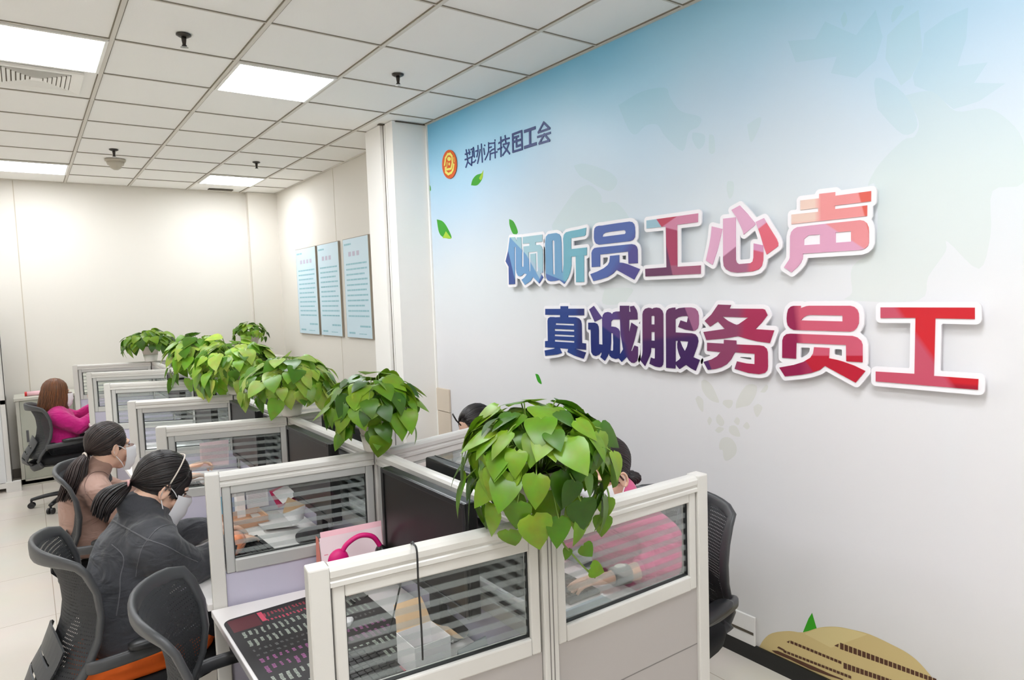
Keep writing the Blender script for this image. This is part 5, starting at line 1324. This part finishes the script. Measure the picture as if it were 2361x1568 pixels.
part('wheel', MB().cyl((.03,-.004,.031),(.03,.004,.031),.008), black_p, t)
for k, (x, y, a) in enumerate(((.965,1.60,.3),(.93,1.72,-.6),(.90,1.55,1.1))):
    t = root('pen', (x,y,dz), ['white pen lying near the folded card','white pen lying in front of the monitor foot','short white pen lying beside the open carton'][k], 'pen', 'pens on the first desk', a)
    part('barrel', MB().cyl((-.06,0,.005),(.05,0,.005),.0045,n=10), paper, t, smooth=True); part('tip', MB().cyl((.05,0,.005),(.066,0,.005),.004,.0008,10), grey_p, t, smooth=True); part('pocket_clip', MB().box((-.06,-.001,.009),(-.02,.001,.011)), grey_p, t)
# things on the second desk seen through its glass
t = root('form_sheet', (.80,3.36,.80), 'printed white form clipped upright on the second desk', 'paper')
fs_ = [atY(565,1110,3.38), atY(615,1100,3.38), atY(620,1165,3.38), atY(570,1174,3.38)]
m = MB(); nn = sheet(m, *fs_, bend=.003); m.cur = 1; lines(m, fs_[0], fs_[1], fs_[3], [(.12+.055*k, .08, .92, .012) for k in range(14)], seed=9); part('page', m, [paper, inkm], t, world=True, fixn=False)
m = MB(); q = [p+V((0,.006,0)) for p in (atY(570,1168,3.38), atY(640,1152,3.38), atY(640,1160,3.38), atY(570,1176,3.38))]; sheet(m, *q); part('edge', m, rosep, t, world=True, fixn=False)
t = root('clipboard', (.92,3.30,.80), 'pink-edged clipboard with a sheet next to the printed form', 'clipboard')
q = [atY(617,1110,3.40), atY(657,1098,3.40), atY(657,1160,3.40), atY(622,1168,3.40)]
m = MB(); sheet(m, *q, bend=0); part('board', m, pinkp, t, world=True, fixn=False)
m = MB(); m.tube(spline([q[3]+V((.004,-.006,0)), q[0]+V((.004,-.006,-.01)), q[0]+V((.012,-.006,.002)), q[1]+V((0,-.006,-.004))], 5), .005, 8); part('edge', m, rosep, t, world=True, smooth=True)
t = root('gift_bag', (.86,3.05,dz), 'open white and crimson folder leaning behind the glass of the second desk', 'folder')
q = [atY(628,1135,3.05), atY(660,1118,3.05), atY(686,1140,3.05), atY(652,1162,3.05)]
m = MB(); sheet(m, *q, bend=.012); part('page', m, paper, t, world=True, fixn=False)
q2 = [p+V((.008,.016,-.012)) for p in (atY(618,1128,3.05), atY(655,1115,3.05), atY(690,1145,3.05), atY(640,1168,3.05))]
m = MB(); sheet(m, *q2, bend=.012); part('cover', m, crim, t, world=True, fixn=False); t.name = 'open_folder'
t = root('envelope', (.87,2.85,dz), 'open cream envelope with a white flap on the second desk', 'envelope')
q = [atY(664,1146,2.86), atY(704,1164,2.86), atY(700,1190,2.86), atY(652,1184,2.86)]
m = MB(); sheet(m, *q, bend=.008); part('front', m, cream_p, t, world=True, fixn=False)
q = [atY(704,1164,2.862), atY(700,1196,2.84), atY(675,1212,2.80), atY(652,1186,2.84)]
m = MB(); sheet(m, *q, bend=-.01); part('flap', m, paper, t, world=True, fixn=False)
m = MB(); sheet(m, atZ(575,1185,.745), atZ(640,1178,.745), atZ(690,1212,.745), atZ(610,1222,.745), .006); m.cur = 1
tag(part('loose_sheet', m, [mat('paper_grey', (206,202,200), .7)], fixn=False), 'large grey-white loose sheet lying by the hands on the second desk', 'paper')
for k, (x0, x1, mt_, lb) in enumerate(((503,527,bluep,'upright blue folder at the aisle edge of the second desk'),(527,545,greyp,'upright grey-blue folder beside the blue one on the second desk'),(543,563,paper,'upright white binder on the second desk'))):
    t = root('binder', (.6,3.44,dz), lb, 'folder', 'upright folders on the second desk')
    Y_ = 3.43-.05*k; a_ = atY(x0,1125,Y_); b_ = atY(x1,1120,Y_); zb = atY(x0,1190,Y_).z
    part('cover', MB().box((a_.x,Y_,dz),(b_.x,Y_+.045,min(a_.z,1.02))), mt_, t, bevel=.003, world=True)
    part('spine_label', MB().box((a_.x+.006,Y_-.001,dz+.10),(b_.x-.006,Y_+.0,dz+.18)), paper, t, world=True)
t = root('wooden_tray', (.78,3.34,dz), 'low pale wooden tray behind the forms on the second desk', 'tray')
part('tray_base', MB().box((.64,3.18,dz),(.86,3.34,dz+.008)), woodp, t, world=True); part('rim', MB().box((.64,3.18,dz+.008),(.86,3.188,dz+.04)).box((.64,3.332,dz+.008),(.86,3.34,dz+.04)).box((.64,3.188,dz+.008),(.648,3.332,dz+.04)).box((.852,3.188,dz+.008),(.86,3.332,dz+.04)), woodp, t, world=True)
for k, (x, y, a) in enumerate(((.86,2.62,.2),(.93,2.66,.5))):
    t = root('cup', (x,y,dz), ['clear ribbed plastic cup lying at the foot of the second monitor','second clear cup lying nearer the middle screen'][k], 'cup', 'cups on the second desk', a)
    part('wall', MB().tube([(-.04,0,.026),(.04,0,.030)], [.024,.029], 20), mat('cup_white', (222,222,222), .25), t, smooth=True); part('rim', MB().tube([(.04,.030*math.cos(2*PI*j/20),.030+.030*math.sin(2*PI*j/20)) for j in range(21)], .002, 6), paper, t, smooth=True)
# papers on the third desk
t = root('form_sheet', (.70,4.2,.80), 'tall printed pink-white sheet standing on the third desk', 'paper')
fs_ = [atY(460,1022,4.22), atY(527,1013,4.22), atY(528,1072,4.22), atY(463,1080,4.22)]
m = MB(); sheet(m, *fs_, bend=.003); m.cur = 1; lines(m, fs_[0], fs_[1], fs_[3], [(.08+.05*k, .06, .94, .012) for k in range(16)], seed=12); part('page', m, [mat('page_pale_pink', (246,222,226), .7), inkm], t, world=True, fixn=False)
t = root('tissue_box', (.62,5.0,dz), 'white tissue box seen through the glass of the fourth bay', 'tissue box')
part('carton', MB().box((.60,4.90,dz),(.82,5.02,dz+.09)), paper, t, bevel=.004, world=True); m = MB(); m.ell((.71,4.96,dz+.10),(.04,.012,.03)); part('tissue', m, paper, t, smooth=True, world=True)
# wall-side desk of the person in pink
t = root('storage_box', (1.36,1.50,dz), 'pale blue-grey box standing below the hand of the person in pink', 'box')
part('carton', MB().box((1.14,1.40,dz),(1.42,1.52,dz+.075)), mat('box_bluegrey', (176,192,200), .5), t, bevel=.003, world=True); part('lid_edge', MB().box((1.415,1.398,dz+.002),(1.424,1.522,dz+.077)), paper, t, world=True)
t = root('form_sheet', (1.36,1.82,dz), 'white sheet lying under the hand of the person in pink', 'paper'); m = MB(); sheet(m, (1.28,1.62,dz+.001),(1.36,1.62,dz+.001),(1.36,1.92,dz+.001),(1.28,1.92,dz+.001), .0); part('page', m, paper, t, world=True, fixn=False)
# garment over the back of that chair
m = MB()
q = chairs[4]; rz_ = q.rotation_euler.z
def cw(x, y, z): c, s_ = math.cos(rz_), math.sin(rz_); return V((q.location.x+x*c-y*s_, q.location.y+x*s_+y*c, z))
for u in (-.9,-.5,-.05,.25):
    b0 = bp(.93,u); m.capsules([cw(b0.x+.05,b0.y*.86,.56), cw(b0.x+.035,b0.y*.9,.75), cw(b0.x+.01,b0.y*.95,.915), cw(b0.x-.045,b0.y*.95,.90), cw(b0.x-.05,b0.y*.92,.80)], [.032,.032,.022,.020,.020])
m.capsules([cw(bp(.93,-.9).x+.02,-.19,.915), cw(bp(.93,-.2).x+.02,-.05,.925), cw(bp(.93,.25).x+.02,.06,.915)], [.024,.026,.024])
g = remesh(m, .010, 6, disp=.018, dscale=.05); tag(part('jacket', g, greyc, fixn=False), 'grey padded jacket hung over the mesh chair by the mural', 'jacket')
# corner by the pier: white cartons with a plant on top
for k, (a, b, lb) in enumerate((((2.10,8.18,0),(2.50,8.55,.62),'large white cabinet box under the corner cartons'),((2.30,8.22,.622),(2.53,8.52,.86),'white carton at the wall side of the corner stack'),((2.30,8.22,.862),(2.53,8.52,1.10),'upper white carton at the wall side of the corner stack'),((2.06,8.20,.622),(2.28,8.50,1.17),'tall white carton carrying the corner plant'))):
    t = root('carton', ((a[0]+b[0])/2,(a[1]+b[1])/2,a[2]), lb, 'box', 'cartons in the back corner')
    part('body', MB().box(a, b), mat('carton_white', (214,210,200), .6), t, bevel=.004, world=True); part('seam', MB().box(((a[0]+b[0])/2-.012,a[1]-.001,a[2]+.01),((a[0]+b[0])/2+.012,a[1]+.002,b[2]-.01)), mat('tape', (200,194,180), .4), t, world=True)
plant('Small green plant on the cartons in the back corner', (2.17,8.33,1.172), .19, .16, .05, 80, .085, 71, leaf_a, pot_k=1.4, low=.25, name_group='trailing pot plants')
# low sliding-door cabinet and the tall one at the aisle end
cab = mat('cabinet_grey', (196,194,182), .45); cabd = mat('cabinet_door', (186,188,174), .4)
t = root('low_cabinet', (.25,8.42,0), 'low grey cabinet with a sliding door behind the person in magenta', 'cabinet')
X0c, X1c, Yc0, Yc1, Zc = -.13, .80, 8.24, 8.66, .89
part('body', MB().box((X0c,Yc0,.02),(X1c,Yc1,.05)).box((X0c,Yc0,.05),(X0c+.03,Yc1,Zc-.03)).box((X1c-.03,Yc0,.05),(X1c,Yc1,Zc-.03)).box((X0c+.03,Yc1-.02,.05),(X1c-.03,Yc1,Zc-.03)).box((X0c,Yc0,0),(X1c,Yc0+.02,.07)), cab, t, world=True)
part('cabinet_top', MB().box((X0c-.012,Yc0-.012,Zc-.03),(X1c+.012,Yc1,Zc)), cab, t, bevel=.004, world=True)
for a, b, y in ((X0c+.032,.345,Yc0+.010),(.335,X1c-.032,Yc0+.028)):
    d = part('door', MB().box((a,y,.072),(b,y+.014,Zc-.034)), cabd, t, world=True); hx = a+.035
    mm = MB().box((hx,y-.003,.44),(hx+.022,y+.001,.56)); mm.v = [tuple(V(p)-V(t.location)) for p in mm.v]; part('handle', mm, grey_p, d)
t = root('paper_roll', (.0,8.36,Zc+.001), 'small white roll with a red cap on the low cabinet', 'roll')
part('roll', MB().cyl((-.03,8.36,Zc+.024),(.17,8.36,Zc+.024),.022), pinkp, t, smooth=True, world=True); part('cap', MB().cyl((-.05,8.36,Zc+.024),(-.03,8.36,Zc+.024),.023), mat('cap_red', (200,40,40), .5), t, world=True)
t = root('tall_cabinet', (-.62,8.42,0), 'tall glazed white cabinet by the back wall at the aisle', 'cabinet')
xa, xb, ya, yb, zt = -1.10, -.205, 8.10, 8.52, 1.72
m = MB().box((xa,ya,.0),(xa+.04,yb,zt)).box((xb-.04,ya,.0),(xb,yb,zt)).box((xa,ya,zt-.04),(xb,yb,zt)).box((xa,yb-.02,0),(xb,yb,zt)).box((xa,ya,.04),(xb,yb,.09)).box((xa,ya,.86),(xb,yb,.90)); part('body', m, mat('cabinet_white', (226,224,220), .4), t, world=True)
for z0, z1 in ((.09,.86),(.90,1.68)):
    part('door', MB().box((xa+.042,ya+.004,z0+.004),(xb-.042,ya+.010,z1-.004)), mat('cabinet_glaze', (222,224,226), .12), t, world=True)
part('edge_strip', MB().box((xb-.001,ya-.004,.09),(xb+.006,ya+.006,zt)), mat('edge_dark', (70,66,62), .4), t, world=True)
part('foot', MB().box((xb-.05,ya-.03,0),(xb+.07,ya+.03,.10)), MATS['cabinet_white'], t, world=True)
# three notice boards on the far right wall
bl = mat('board_sky', (204,226,238), .35); bt = mat('board_text', (146,194,206), .5); bh = mat('board_head', (190,186,206), .5); be = mat('board_edge', (150,140,126), .4)
for k, (ya, yb, lb) in enumerate(((7.31,7.97,'pale blue text board nearest the back corner, first of three'),(6.64,7.25,'middle one of three pale blue text boards on the wall'),(5.90,6.52,'pale blue text board partly hidden by the column'))):
    z0, z1 = 1.37, 2.36
    t = root('sign_board', (XW,(ya+yb)/2,z0), lb.replace('nearest the','next to the'), 'notice board', 'text boards on the right wall')
    part('panel', MB().box((XW-.022,ya,z0),(XW-.001,yb,z1)), be, t, world=True)
    m = MB(); X = XW-.0225; W_ = yb-ya; rg = random.Random(k+2)
    m.add([(X,ya+.006,z0+.006),(X,yb-.006,z0+.006),(X,yb-.006,z1-.006),(X,ya+.006,z1-.006)], [(0,1,2,3)])
    def row(u0, u1, v, h, kk):
        m.cur = kk; u = u0
        while u < u1-.01:
            l = min(u1-u, .05+.12*rg.random()); y1 = yb-W_*u; y2 = yb-W_*(u+l*.93); z = z1-(z1-z0)*v
            m.add([(X-.0006,y1,z),(X-.0006,y2,z),(X-.0006,y2,z-h),(X-.0006,y1,z-h)], [(0,1,2,3)]); u += l
    row(.06,.34,.05,.018,1)
    for c in range((4,3,3)[k]): row(.22+.16*c,.22+.16*c+.11,.135,.045,2)
    for r in range(11): row(.10,.92-.15*rg.random()*(r % 3 == 2),.25+.052*r,.016,1)
    row(.55,.95,.87,.018,1); row(.10,.35,.94,.018,1); row(.5,.8,.95,.008,1)
    part('print', m, [bl, bt, bh], t, world=True, fixn=False)

t = root('seat_cushion', (.24,2.765,.488), 'orange cushion on the chair of the person in dark grey', 'cushion', rz=math.radians(4))
m = MB(); m.loft([[V((.03+.23*k*math.copysign(abs(math.cos(a))**.6,math.cos(a)), .215*k*math.copysign(abs(math.sin(a))**.6,math.sin(a)), z)) for a in [2*PI*j/32 for j in range(32)]] for z, k in ((.001,.80),(.014,.97),(.030,1.0),(.046,.94),(.056,.72))])
part('cover', m, mat('cushion_orange', (240,104,24), .8, bump=.05), t, smooth=True)
# ---------------------------------------------------------------- view
w = bpy.data.worlds.new('world'); SC.world = w; w.use_nodes = True
w.node_tree.nodes['Background'].inputs[0].default_value = (.8,.8,.8,1); w.node_tree.nodes['Background'].inputs[1].default_value = .3
SC.view_settings.view_transform = 'Standard'; SC.view_settings.look = 'None'; SC.view_settings.gamma = 1.0; SC.view_settings.use_curve_mapping = False
SC.view_settings.exposure = 0.62
SC.cycles.max_bounces = 12; SC.cycles.transparent_max_bounces = 24; SC.cycles.diffuse_bounces = 6
